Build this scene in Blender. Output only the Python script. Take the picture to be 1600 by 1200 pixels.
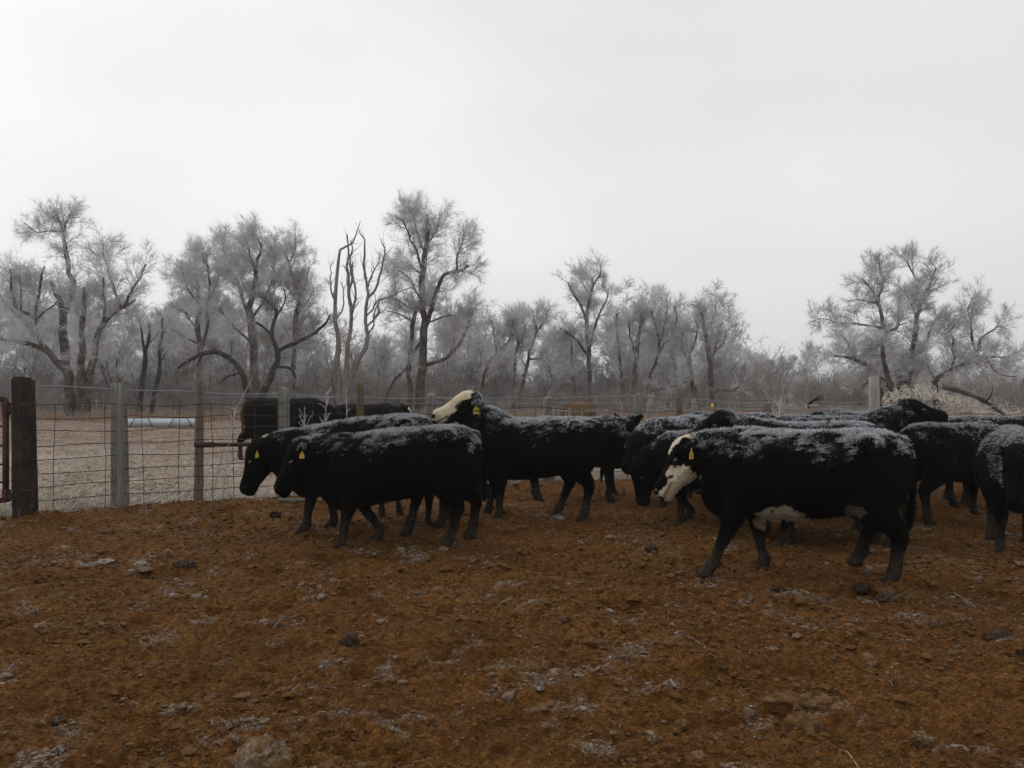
import bpy, math, random
import numpy as np
from mathutils import Vector, Matrix
random.seed(7)
RNG = np.random.default_rng(11)
PI = math.pi
SC = bpy.context.scene
COL = SC.collection
for _o in list(bpy.data.objects):
    bpy.data.objects.remove(_o)

# ------------------------------------------------------------------ camera, sky, sun, exposure
CH = 1.42            # eye height in metres
FPX = 1156.0         # focal length in pixels of the 1600 px wide photograph
HOR = 615.0          # horizon row
cam_d = bpy.data.cameras.new('camera')
cam = bpy.data.objects.new('camera', cam_d)
COL.objects.link(cam)
cam.location = (0, 0, CH)
cam.rotation_euler = (math.radians(90), 0, 0)
cam_d.sensor_width = 36.0
cam_d.lens = 36.0 * FPX / 1600.0
cam_d.shift_y = (HOR - 600.0) / 1600.0
cam_d.clip_start = 0.05
cam_d.clip_end = 2000
SC.camera = cam

SUN_EL, SUN_AZ = math.radians(46), math.radians(-46)    # veiled sun, ahead and to the left
world = bpy.data.worlds.new('World')
SC.world = world
world.use_nodes = True
wt = world.node_tree
wt.nodes.clear()
w_out = wt.nodes.new('ShaderNodeOutputWorld')
w_bg = wt.nodes.new('ShaderNodeBackground')
w_sky = wt.nodes.new('ShaderNodeTexSky')
w_sky.sky_type = 'NISHITA'
w_sky.sun_disc = False
w_sky.sun_elevation = SUN_EL
w_sky.sun_rotation = SUN_AZ
w_sky.air_density = 1.0
w_sky.dust_density = 3.0
w_hs = wt.nodes.new('ShaderNodeHueSaturation')
w_hs.inputs['Saturation'].default_value = 0.06
w_mix = wt.nodes.new('ShaderNodeMix')
w_mix.data_type = 'RGBA'
w_mix.inputs[0].default_value = 0.72
w_mix.inputs[7].default_value = (9.05, 9.17, 9.26, 1)     # the even grey cloud deck
wt.links.new(w_sky.outputs[0], w_hs.inputs['Color'])
wt.links.new(w_hs.outputs[0], w_mix.inputs[6])
w_tc = wt.nodes.new('ShaderNodeTexCoord')
w_map = wt.nodes.new('ShaderNodeMapping')
w_map.inputs['Scale'].default_value = (1.0, 1.0, 2.2)
w_no = wt.nodes.new('ShaderNodeTexNoise')
w_no.inputs['Scale'].default_value = 1.7
w_no.inputs['Detail'].default_value = 3.0
w_no.inputs['Roughness'].default_value = 0.45
w_mr = wt.nodes.new('ShaderNodeMapRange')
w_mr.inputs[1].default_value = 0.3; w_mr.inputs[2].default_value = 0.7
w_mr.inputs[3].default_value = 0.90; w_mr.inputs[4].default_value = 1.07
w_mul = wt.nodes.new('ShaderNodeMix')
w_mul.data_type = 'RGBA'; w_mul.blend_type = 'MULTIPLY'
w_mul.inputs[0].default_value = 1.0
wt.links.new(w_tc.outputs['Generated'], w_map.inputs[0])
wt.links.new(w_map.outputs[0], w_no.inputs['Vector'])
wt.links.new(w_no.outputs['Fac'], w_mr.inputs[0])
wt.links.new(w_mix.outputs[2], w_mul.inputs[6])
wt.links.new(w_mr.outputs[0], w_mul.inputs[7])
wt.links.new(w_mul.outputs[2], w_bg.inputs['Color'])
w_bg.inputs['Strength'].default_value = 0.10
wt.links.new(w_bg.outputs[0], w_out.inputs['Surface'])

sun_d = bpy.data.lights.new('sun', 'SUN')
sun_d.energy = 0.7
sun_d.angle = math.radians(30)
sun_d.color = (1.0, 0.96, 0.9)
sun = bpy.data.objects.new('sun', sun_d)
COL.objects.link(sun)
_sd = Vector((math.sin(SUN_AZ) * math.cos(SUN_EL), math.cos(SUN_AZ) * math.cos(SUN_EL), math.sin(SUN_EL)))
sun.rotation_euler = _sd.to_track_quat('Z', 'Y').to_euler()

SC.view_settings.view_transform = 'Standard'
SC.view_settings.look = 'None'
SC.view_settings.gamma = 1.0
SC.view_settings.use_curve_mapping = False
SC.view_settings.exposure = 0.0
SC.render.engine = 'CYCLES'
SC.cycles.use_denoising = True
SC.cycles.denoising_prefilter = 'NONE'
SC.cycles.use_adaptive_sampling = True
SC.cycles.adaptive_threshold = 0.01
SC.cycles.max_bounces = 5
SC.cycles.diffuse_bounces = 3
SC.cycles.volume_bounces = 1
SC.cycles.transparent_max_bounces = 6

# ------------------------------------------------------------------ helpers
def P(px, py, Y):
    """photograph pixel + distance -> a point in the place"""
    return np.array([(px - 800.0) / FPX * Y, Y, CH + (HOR - py) / FPX * Y])

def hashn(ix, iy, iz, seed):
    h = (ix * 374761393 + iy * 668265263 + iz * 2147483647 + seed * 974634777).astype(np.int64) & 0xffffffff
    h = ((h ^ (h >> 13)) * 1274126177) & 0xffffffff
    h = h ^ (h >> 16)
    return (h & 0xffff).astype(np.float64) / 65535.0

def vnoise(p, seed=0):
    """value noise 0..1, p (N,3)"""
    p = np.asarray(p, float)
    i = np.floor(p).astype(np.int64)
    f = p - i
    f = f * f * (3 - 2 * f)
    r = 0
    for dx in (0, 1):
        wx = f[:, 0] if dx else 1 - f[:, 0]
        for dy in (0, 1):
            wy = f[:, 1] if dy else 1 - f[:, 1]
            for dz in (0, 1):
                wz = f[:, 2] if dz else 1 - f[:, 2]
                r = r + wx * wy * wz * hashn(i[:, 0] + dx, i[:, 1] + dy, i[:, 2] + dz, seed)
    return r

def fbm(p, octs=4, seed=0, gain=0.5):
    p = np.asarray(p, float)
    a, s, t = 1.0, 0.0, 0.0
    for o in range(octs):
        s = s + a * vnoise(p * (2.03 ** o) + 17.3 * o, seed + o)
        t += a
        a *= gain
    return s / t

def sstep(a, b, x):
    t = np.clip((x - a) / (b - a), 0, 1)
    return t * t * (3 - 2 * t)

def mesh_np(name, V, polys, smooth=True, attrs=None, mats=None, midx=None):
    """polys: list of (M,k) int arrays"""
    me = bpy.data.meshes.new(name)
    V = np.ascontiguousarray(V, np.float32)
    polys = [np.asarray(p, np.int32) for p in polys if len(p)]
    me.vertices.add(len(V))
    me.vertices.foreach_set('co', V.ravel())
    nl = sum(p.size for p in polys)
    npol = sum(len(p) for p in polys)
    me.loops.add(nl)
    me.loops.foreach_set('vertex_index', np.concatenate([p.ravel() for p in polys]))
    tot = np.concatenate([np.full(len(p), p.shape[1], np.int32) for p in polys])
    st = np.concatenate([[0], np.cumsum(tot)[:-1]]).astype(np.int32)
    me.polygons.add(npol)
    me.polygons.foreach_set('loop_start', st)
    me.polygons.foreach_set('loop_total', tot)
    if midx is not None:
        me.polygons.foreach_set('material_index', np.asarray(midx, np.int32))
    me.update(calc_edges=True)
    me.polygons.foreach_set('use_smooth', np.full(npol, bool(smooth)))
    for k, v in (attrs or {}).items():
        a = me.attributes.new(k, 'FLOAT', 'POINT')
        a.data.foreach_set('value', np.ascontiguousarray(v, np.float32))
    for m in (mats or []):
        me.materials.append(m)
    return me

def obj(name, me, parent=None, **props):
    o = bpy.data.objects.new(name, me)
    COL.objects.link(o)
    if parent is not None:
        o.parent = parent
    for k, v in props.items():
        o[k] = v
    return o

def thing(name, label, category, loc=(0, 0, 0), rotz=0.0, group=None):
    o = bpy.data.objects.new(name, None)
    COL.objects.link(o)
    o.empty_display_size = 0.2
    o.location = tuple(float(c) for c in loc)
    o.rotation_euler = (0, 0, rotz)
    o['label'] = label
    o['category'] = category
    if group:
        o['group'] = group
    return o

class MB:
    """collects pieces of one part"""
    def __init__(self):
        self.v, self.p, self.n = [], {}, 0
    def add(self, V, polys):
        for p in polys:
            p = np.asarray(p)
            if len(p):
                self.p.setdefault(p.shape[1], []).append(p + self.n)
        self.v.append(np.asarray(V, float).reshape(-1, 3))
        self.n += len(self.v[-1])
        return self
    def data(self):
        return np.concatenate(self.v), [np.concatenate(x) for x in self.p.values()]
    def mesh(self, name, mats=None, smooth=True, attrs=None):
        V, p = self.data()
        return mesh_np(name, V, p, smooth, attrs, mats)

def frames(Pn):
    """Pn (N,K,3) -> unit tangents and two normals"""
    T = np.gradient(Pn, axis=1)
    T /= np.linalg.norm(T, axis=2, keepdims=True) + 1e-9
    m = Pn[:, -1] - Pn[:, 0]
    m /= np.linalg.norm(m, axis=1, keepdims=True) + 1e-9
    ref = np.zeros_like(m)
    ref[np.arange(len(m)), np.argmin(np.abs(m), axis=1)] = 1
    A = np.cross(T, ref[:, None, :])
    A /= np.linalg.norm(A, axis=2, keepdims=True) + 1e-9
    B = np.cross(T, A)
    return T, A, B

def tubes(Pn, R, sides=4, cap=False):
    """batch of tapered tubes -> V, [quads, tris]"""
    Pn = np.asarray(Pn, float)
    R = np.asarray(R, float)
    N, K, _ = Pn.shape
    T, A, B = frames(Pn)
    a = np.arange(sides) / sides * 2 * np.pi
    ring = (A[:, :, None, :] * np.cos(a)[None, None, :, None] + B[:, :, None, :] * np.sin(a)[None, None, :, None])
    V = Pn[:, :, None, :] + ring * R[:, :, None, None]
    V = V.reshape(-1, 3)
    n, k, s = np.meshgrid(np.arange(N), np.arange(K - 1), np.arange(sides), indexing='ij')
    s2 = (s + 1) % sides
    b = n * K * sides
    q = np.stack([b + k * sides + s, b + k * sides + s2, b + (k + 1) * sides + s2, b + (k + 1) * sides + s], -1).reshape(-1, 4)
    polys = [q]
    if cap:
        e0 = np.arange(sides)[::-1][None, :] + (np.arange(N) * K * sides)[:, None]
        e1 = np.arange(sides)[None, :] + (np.arange(N) * K * sides + (K - 1) * sides)[:, None]
        polys.append(np.concatenate([e0, e1]))
    return V, polys

def spikes(A0, A1, w, rng):
    """three-sided needles from A0 to A1 (N,3): three triangles each"""
    N = len(A0)
    d = A1 - A0
    d = d / (np.linalg.norm(d, axis=1, keepdims=True) + 1e-9)
    r = rng.normal(size=(N, 3))
    a = np.cross(d, r); a /= np.linalg.norm(a, axis=1, keepdims=True) + 1e-9
    b = np.cross(d, a)
    w = np.asarray(w).reshape(-1, 1)
    V = np.stack([A0 + a * w, A0 + (-.5 * a + .87 * b) * w, A0 + (-.5 * a - .87 * b) * w, A1], 1).reshape(-1, 3)
    i = np.arange(N)[:, None] * 4
    t = np.concatenate([i + [[0, 1, 3]], i + [[1, 2, 3]], i + [[2, 0, 3]]])
    return V, [t]

def blades(A0, A1, w, side):
    """one-triangle blades"""
    N = len(A0)
    w = np.asarray(w).reshape(-1, 1)
    V = np.stack([A0 - side * w, A0 + side * w, A1], 1).reshape(-1, 3)
    return V, [np.arange(3 * N).reshape(-1, 3)]

def box(c, s, rot=None):
    c = np.asarray(c, float); s = np.asarray(s, float) / 2
    V = np.array([[x, y, z] for x in (-1, 1) for y in (-1, 1) for z in (-1, 1)], float) * s
    if rot is not None:
        V = V @ np.array(rot).T
    V = V + c
    q = np.array([[0, 1, 3, 2], [4, 6, 7, 5], [0, 4, 5, 1], [2, 3, 7, 6], [0, 2, 6, 4], [1, 5, 7, 3]])
    return V, [q]

def catmull(pts, n):
    pts = np.asarray(pts, float)
    p = np.concatenate([[2 * pts[0] - pts[1]], pts, [2 * pts[-1] - pts[-2]]])
    t = np.linspace(0, len(pts) - 1 - 1e-6, n)
    i = np.floor(t).astype(int)
    f = (t - i)[:, None]
    a, b, c, d = p[i], p[i + 1], p[i + 2], p[i + 3]
    return 0.5 * ((2 * b) + (-a + c) * f + (2 * a - 5 * b + 4 * c - d) * f ** 2 + (-a + 3 * b - 3 * c + d) * f ** 3)

# ------------------------------------------------------------------ materials
class NT:
    def __init__(self, name):
        self.m = bpy.data.materials.new(name)
        self.m.use_nodes = True
        self.t = self.m.node_tree
        self.b = self.t.nodes['Principled BSDF']
        self.b.inputs['Specular IOR Level'].default_value = 0.2
    def n(self, typ, **kw):
        x = self.t.nodes.new('ShaderNode' + typ)
        for k, v in kw.items():
            if k in x.inputs:
                self.put(x.inputs[k], v)
            else:
                setattr(x, k, v)
        return x
    def put(self, sock, v):
        if isinstance(v, bpy.types.NodeSocket):
            self.t.links.new(v, sock)
        else:
            sock.default_value = v
    def coord(self, which='Object'):
        return self.n('TexCoord').outputs[which]
    def noise(self, scale, detail=4, rough=0.55, vec=None, dist=0.0):
        x = self.n('TexNoise')
        self.put(x.inputs['Scale'], scale); self.put(x.inputs['Detail'], detail)
        self.put(x.inputs['Roughness'], rough); self.put(x.inputs['Distortion'], dist)
        if vec is not None: self.put(x.inputs['Vector'], vec)
        return x.outputs['Fac']
    def mapv(self, vec, scale=(1, 1, 1)):
        x = self.n('Mapping'); self.put(x.inputs['Vector'], vec); x.inputs['Scale'].default_value = scale
        return x.outputs[0]
    def ramp(self, fac, stops):
        x = self.n('ValToRGB')
        cr = x.color_ramp
        while len(cr.elements) < len(stops): cr.elements.new(0.5)
        for e, (p, c) in zip(cr.elements, stops):
            e.position = p
            e.color = (c, c, c, 1) if isinstance(c, (int, float)) else (*c, 1)
        self.put(x.inputs[0], fac)
        return x.outputs[0]
    def mix(self, fac, a, b, blend='MIX'):
        x = self.n('Mix', data_type='RGBA', blend_type=blend)
        for s, v in ((0, fac), (6, a), (7, b)):
            if isinstance(v, tuple) and len(v) == 3: v = (*v, 1)
            self.put(x.inputs[s], v)
        return x.outputs[2]
    def math(self, op, a, b=0.0, clamp=False):
        x = self.n('Math', operation=op, use_clamp=clamp)
        self.put(x.inputs[0], a); self.put(x.inputs[1], b)
        return x.outputs[0]
    def attr(self, name):
        return self.n('Attribute', attribute_name=name).outputs['Fac']
    def normal_z(self):
        g = self.n('NewGeometry')
        s = self.n('SeparateXYZ'); self.put(s.inputs[0], g.outputs['Normal'])
        return s.outputs[2]
    def bump(self, h, strength=0.5, dist=0.02):
        x = self.n('Bump')
        x.inputs['Strength'].default_value = strength; x.inputs['Distance'].default_value = dist
        self.put(x.inputs['Height'], h)
        self.put(self.b.inputs['Normal'], x.outputs[0])
    def out(self, color, rough=0.85, metal=0.0, spec=None):
        if isinstance(color, tuple) and len(color) == 3: color = (*color, 1)
        self.put(self.b.inputs['Base Color'], color)
        self.put(self.b.inputs['Roughness'], rough)
        self.put(self.b.inputs['Metallic'], metal)
        if spec is not None: self.b.inputs['Specular IOR Level'].default_value = spec
        return self.m
# ------------------------------------------------------------------ the ground: one sheet
FENCE = np.array([(-14.0, 7.6), (-5.49, 8.33), (-4.83, 9.12), (-4.02, 9.49), (-3.07, 10.0), (-2.13, 10.5), (-1.18, 10.94),
                  (0.57, 11.56), (2.02, 11.98), (2.76, 12.16), (4.4, 12.6), (6.34, 12.9), (10.5, 13.4), (40.0, 15.0)])
def fence_y(x):
    return np.interp(x, FENCE[:, 0], FENCE[:, 1])

def ground_h(x, y):
    """height of the trampled ground, and where frost lies on it"""
    x = np.asarray(x, float); y = np.asarray(y, float)
    z0 = np.zeros_like(x)
    p = np.stack([x, y, z0], -1)
    d = y - fence_y(x)
    pen = 1 - sstep(-0.1, 0.35, d)
    big = (fbm(p * [0.55, 0.8, 1], 3, 3) - .5) * 0.10
    lump = (fbm(p * [3.1, 3.6, 1], 3, 9) - .5) * 0.11
    r = np.abs(fbm(p * [7.5, 9.5, 1], 3, 21) - .5) * 2
    crumb = -r * 0.050 + (fbm(p * [21, 26, 1], 3, 33, .7) - .5) * 0.075
    hoof = -0.045 * sstep(.72, .86, vnoise(p * [2.6, 3.4, 1] + 5, 55))
    near = 1 - sstep(14, 30, y)
    bank = 0.06 * np.exp(-((d + .25) / .45) ** 2)
    z = big * (1 - sstep(20, 60, y)) + (lump + crumb + hoof) * near * (0.55 + .45 * pen) + bank
    z = z + 0.02 * sstep(0.3, 1.0, d)
    # frost gathers on small raised patches, drawn out by the scraping of hooves
    q = np.stack([x * 1.0 + y * .5, y * 1.5 - .3 * x, z0], -1)
    fr = fbm(q * [2.6, 3.4, 1], 4, 71, .62)
    fr2 = fbm(p * [9, 11, 1], 3, 77)
    frost = sstep(.545, .68, fr) * sstep(.44, .70, fr2)
    wide = sstep(1.5, 4.0, y) * 0 + 1
    frost = frost * wide * pen
    return z, frost, pen

def build_ground():
    ys = [-280, -120, -50, -20, -8, -3, -1, 0.2, 0.8]
    y = 1.25
    while y < 19:
        ys.append(y); y *= 1.0056
    while y < 300:
        ys.append(y); y *= 1.10
    ys.append(300.0)
    ys = np.array(ys)
    half = np.where(ys < 0.5, 300.0 * np.clip(np.abs(ys) / 50, .06, 1), 0)
    half = np.where(ys >= 0.5, 0.86 * ys + 1.3, half)
    half = np.where(ys > 19, np.minimum(0.86 * 19 + 1.3 + (ys - 19) * 2.5, 300), half)
    NC = 470
    u = np.linspace(-1, 1, NC)
    X = half[:, None] * u[None, :]
    Yg = np.repeat(ys[:, None], NC, 1)
    z, fr, pen = ground_h(X.ravel(), Yg.ravel())
    V = np.stack([X.ravel(), Yg.ravel(), z], -1)
    i, j = np.meshgrid(np.arange(len(ys) - 1), np.arange(NC - 1), indexing='ij')
    a = (i * NC + j).ravel()
    q = np.stack([a, a + 1, a + NC + 1, a + NC], -1)
    d = V[:, 1] - fence_y(V[:, 0])
    far = sstep(6, 14, d)
    m = NT('trampled_dirt_and_straw')
    co = m.coord('Object')
    n1 = m.noise(1.3, 5, .6, co)
    n2 = m.noise(22, 6, .7, co)
    n3 = m.noise(90, 4, .7, co)
    dirt = m.mix(m.ramp(n1, [(.3, 0.0), (.7, 1.0)]), (0.172, 0.067, 0.0130), (0.310, 0.134, 0.0300))
    dirt = m.mix(m.ramp(n2, [(.35, 0.0), (.65, 1.0)]), m.mix(.72, dirt, (0.050, 0.019, 0.0045)), dirt)  # dark moist crumbs, plus crevice shade painted into the dirt colour
    dirt = m.mix(m.ramp(n3, [(.58, 0.0), (.74, .55)]), dirt, (0.34, 0.20, 0.09))
    vo = m.n('TexVoronoi'); m.put(vo.inputs['Vector'], m.mix(.06, co, m.n('TexNoise', Scale=30.0).outputs['Color'])); vo.inputs['Scale'].default_value = 42
    n4 = vo.outputs['Distance']
    dirt = m.mix(m.ramp(n4, [(.3, 0.0), (.8, .6)]), dirt, (0.050, 0.019, 0.0045))  # painted shade in the creases between crumbs
    frc = m.mix(m.ramp(n3, [(.36, 0.0), (.6, 1.0)]), (0.16, 0.10, 0.055), (0.32, 0.28, 0.245))
    fmask = m.math('MULTIPLY', m.math('MULTIPLY', m.attr('frost'), m.ramp(n2, [(.40, 0.0), (.58, 1.0)])), m.ramp(n3, [(.40, .15), (.58, 1.0)]))
    pen_c = m.mix(fmask, dirt, frc)
    # beyond the fence: straw litter, frost and dirt
    sv = m.mapv(co, (4.0, 9.0, 4.0))
    s1 = m.noise(1.6, 6, .75, sv, .6)
    straw = m.ramp(s1, [(.32, (.075, .044, .028)), (.43, (.27, .195, .15)), (.50, (.52, .455, .40)), (.64, (.76, .72, .685))])
    s2 = m.noise(.22, 3, .5, co)
    straw = m.mix(m.ramp(s2, [(.40, 0.0), (.58, .75)]), straw, m.mix(m.ramp(s1, [(.35, 0.0), (.65, 1.0)]), (.13, .075, .046), (.33, .24, .18)))
    sf = m.noise(1.1, 6, .75, m.mapv(co, (1.2, 3.5, 1.0)), .6)
    far_c = m.mix(m.ramp(sf, [(.40, 0.0), (.60, 1.0)]), (.075, .042, .026), (.38, .285, .225))
    out_c = m.mix(m.attr('far'), straw, far_c)
    c = m.mix(m.attr('pen'), out_c, pen_c)
    m.bump(m.math('SUBTRACT', m.math('ADD', m.math('MULTIPLY', n2, .7), m.math('MULTIPLY', n3, .35)), m.math('MULTIPLY', n4, .7)), 1.0, .03)
    mat = m.out(c, .93, spec=.12)
    me = mesh_np('ground', V, [q], True, {'frost': fr, 'pen': pen, 'far': far}, [mat])
    g = obj('ground', me, kind='structure')
    return mat
MAT_GROUND = build_ground()

def gz(x, y):
    z, f, p = ground_h(np.atleast_1d(np.asarray(x, float)), np.atleast_1d(np.asarray(y, float)))
    return z

# loose clods, crumbs of frosted dung and bits of straw: nobody could count them
def icosa():
    t = (1 + 5 ** .5) / 2
    v = np.array([(-1, t, 0), (1, t, 0), (-1, -t, 0), (1, -t, 0), (0, -1, t), (0, 1, t), (0, -1, -t), (0, 1, -t), (t, 0, -1), (t, 0, 1), (-t, 0, -1), (-t, 0, 1)], float)
    v /= np.linalg.norm(v[0])
    f = np.array([(0, 11, 5), (0, 5, 1), (0, 1, 7), (0, 7, 10), (0, 10, 11), (1, 5, 9), (5, 11, 4), (11, 10, 2), (10, 7, 6), (7, 1, 8), (3, 9, 4), (3, 4, 2), (3, 2, 6), (3, 6, 8), (3, 8, 9), (4, 9, 5), (2, 4, 11), (6, 2, 10), (8, 6, 7), (9, 8, 1)])
    return v, f
ICO_V, ICO_F = icosa()

def clod_batch(x, y, r, rng, sink=.35, flat=.7):
    N = len(x)
    z = gz(x, y)
    jit = 1 + rng.normal(size=(N, 12, 1)) * .34
    sc = np.stack([rng.uniform(.75, 1.35, N), rng.uniform(.75, 1.35, N), rng.uniform(.55, 1.0, N) * flat], -1) * r[:, None]
    a = rng.uniform(0, 6.283, N)
    L = ICO_V[None] * jit * sc[:, None, :]
    c, s = np.cos(a)[:, None], np.sin(a)[:, None]
    V = np.stack([L[..., 0] * c - L[..., 1] * s + x[:, None], L[..., 0] * s + L[..., 1] * c + y[:, None], L[..., 2] + (z + sc[:, 2] * (1 - sink * 2) * .6)[:, None]], -1)
    F = (np.arange(N) * 12)[:, None, None] + ICO_F[None]
    return V.reshape(-1, 3), F.reshape(-1, 3)

def clod_mat():
    m = NT('clod_dirt')
    co = m.coord('Object')
    n = m.noise(30, 5, .7, co)
    n0 = m.noise(2.1, 3, .6, co)
    c = m.mix(m.ramp(n, [(.3, 0.0), (.7, 1.0)]), (0.070, 0.031, 0.0072), (0.165, 0.078, 0.0205))
    c = m.mix(m.ramp(n0, [(.42, 0.0), (.62, .5)]), c, (.125, .078, .042))
    f = m.mix(m.ramp(n, [(.3, 0.0), (.62, 1.0)]), (.14, .10, .062), (.34, .305, .275))
    c = m.mix(m.math('MULTIPLY', m.attr('frost'), m.ramp(m.noise(60, 3, .6, co), [(.32, 0.0), (.55, 1.0)])), c, f)
    m.bump(n, .8, .02)
    return m.out(c, .93, spec=.12)
MAT_CLOD = clod_mat()

def scatter(N, rng, y0=2.0, y1=11.5):
    y = np.exp(rng.uniform(np.log(y0), np.log(y1), N))
    x = rng.uniform(-1, 1, N) * (0.80 * y + .6)
    k = y < fence_y(x) + .05
    return x[k], y[k]

def build_clods():
    rng = np.random.default_rng(5)
    x, y = scatter(40000, rng)
    _, fr, _ = ground_h(x, y)
    p = np.stack([x, y, 0 * x], -1)
    dens = sstep(.38, .62, fbm(p * [1.1, 1.6, 1], 3, 91))
    k = rng.random(len(x)) < np.clip(.10 + .42 * dens + .5 * fr, 0, 1)
    x, y, fr = x[k], y[k], fr[k]
    r = 0.0075 * np.exp(rng.normal(size=len(x)) * .6) + .003
    r = np.clip(r, .004, .035) * np.clip(y / 4.0, .8, 1.6)
    V, F = clod_batch(x, y, r, rng)
    f = np.clip(fr * 1.1 * rng.uniform(.3, 1.3, len(x)) + .3 * (rng.random(len(x)) < .12), 0, 1)
    me = mesh_np('dirt_crumbs', V, [F], False, {'frost': np.repeat(f, 12)}, [MAT_CLOD])
    o = obj('dirt_crumbs', me, kind='stuff', label='loose brown crumbs of dirt and frosted dung over the pen', category='dirt')
    x, y = scatter(66000, rng, 2.0, 9.5)
    _, fr, _ = ground_h(x, y)
    N = len(x)
    r = rng.uniform(.0035, .010, N) * np.clip(y / 4.0, .8, 1.8)
    O = np.array([(1, 0, 0), (0, 1, 0), (-1, 0, 0), (0, -1, 0), (0, 0, 1), (0, 0, -1)], float)
    L = O[None] * (1 + rng.normal(size=(N, 6, 1)) * .3) * r[:, None, None] * np.array((1, 1, .8))
    a = rng.uniform(0, 6.28, N); c, s_ = np.cos(a)[:, None], np.sin(a)[:, None]
    V = np.stack([L[..., 0] * c - L[..., 1] * s_ + x[:, None], L[..., 0] * s_ + L[..., 1] * c + y[:, None], L[..., 2] + (gz(x, y) + r * .25)[:, None]], -1).reshape(-1, 3)
    OF = np.array([(0, 1, 4), (1, 2, 4), (2, 3, 4), (3, 0, 4)])
    F = ((np.arange(N) * 6)[:, None, None] + OF[None]).reshape(-1, 3)
    f = np.clip(fr * rng.uniform(.2, 1.3, N) + .42 * (rng.random(N) < .11), 0, 1)
    obj('dirt_grains', mesh_np('dirt_grains', V, [F], False, {'frost': np.repeat(f, 6)}, [MAT_CLOD]), kind='stuff', label='fine brown grains of trampled dirt covering the pen', category='dirt')
    # curled frost needles and straw chaff on the frosted patches
    x, y = scatter(42000, rng, 2.0, 11)
    _, fr, _ = ground_h(x, y)
    k = rng.random(len(x)) < fr * .35 + .16
    x, y, fr = x[k], y[k], fr[k]
    z = gz(x, y)
    N = len(x)
    L = rng.uniform(.008, .034, N) * np.clip(y / 4.5, .7, 1.5)
    a = rng.uniform(0, 6.283, N)
    e = np.abs(rng.normal(size=N)) * .35 + .06
    A0 = np.stack([x, y, z + .004], -1)
    A1 = A0 + np.stack([np.cos(a) * np.cos(e), np.sin(a) * np.cos(e), np.sin(e)], -1) * L[:, None]
    V, Fq = spikes(A0, A1, rng.uniform(.0015, .0035, N) * np.clip(y / 4, .8, 2), rng)
    m = NT('straw_chaff')
    c = m.mix(m.attr('frost'), (.27, .17, .08), (.33, .30, .27))
    mt = m.out(c, .9, spec=.1)
    me = mesh_np('straw_chaff', V, Fq, False, {'frost': np.repeat(np.clip(fr * 2 + .1 * rng.random(N), 0, 1), 4)}, [mt])
    obj('straw_chaff', me, kind='stuff', label='short frosted straw chaff strewn over the brown pen dirt', category='straw')
build_clods()
# ------------------------------------------------------------------ the cattle
def loft(mb, secs, n=18, ex=2.0):
    """secs: list of (center, u, v, ru, rv); closed with fans"""
    a = np.arange(n) / n * 2 * np.pi
    ca, sa = np.cos(a), np.sin(a)
    k = 2.0 / ex
    ca = np.sign(ca) * np.abs(ca) ** k
    sa = np.sign(sa) * np.abs(sa) ** k
    V = [np.asarray(c, float) + np.outer(ca, np.asarray(u, float) * ru) + np.outer(sa, np.asarray(v, float) * rv) for c, u, v, ru, rv in secs]
    K = len(secs)
    V = np.concatenate(V + [np.asarray(secs[0][0], float)[None], np.asarray(secs[-1][0], float)[None]])
    q, t = [], []
    for i in range(K - 1):
        for j in range(n):
            j2 = (j + 1) % n
            q.append((i * n + j, i * n + j2, (i + 1) * n + j2, (i + 1) * n + j))
    for j in range(n):
        j2 = (j + 1) % n
        t.append((K * n, j2, j))
        t.append((K * n + 1, (K - 1) * n + j, (K - 1) * n + j2))
    mb.add(V, [np.array(q), np.array(t)])

def limb(mb, pts, radii, n=12, steps=14, flat=1.0, side=(0, 1, 0)):
    pts = catmull(np.column_stack([np.asarray(pts, float), np.asarray(radii, float)]), steps)
    C, R = pts[:, :3], np.maximum(pts[:, 3], .008)
    T = np.gradient(C, axis=0); T /= np.linalg.norm(T, axis=1, keepdims=True)
    secs = []
    for c, t, r in zip(C, T, R):
        v = np.asarray(side, float); u = np.cross(v, t); u /= np.linalg.norm(u) + 1e-9
        v = np.cross(t, u)
        secs.append((c, u, v, r, r * flat))
    loft(mb, secs, n)

def ellipsoid(mb, c, ax, r, n=12, m=8):
    ax = np.asarray(ax, float)
    secs = []
    for i in range(m):
        th = math.pi * (i + .5) / m
        secs.append((np.asarray(c) + ax[0] * r[0] * -math.cos(th), ax[1], ax[2], r[1] * math.sin(th), r[2] * math.sin(th)))
    loft(mb, secs, n)

def unit(v):
    v = np.asarray(v, float)
    return v / (np.linalg.norm(v) + 1e-9)

LEGS0 = dict(fl=(0, 0), fr=(0, 0), hl=(0, 0), hr=(0, 0))

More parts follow.
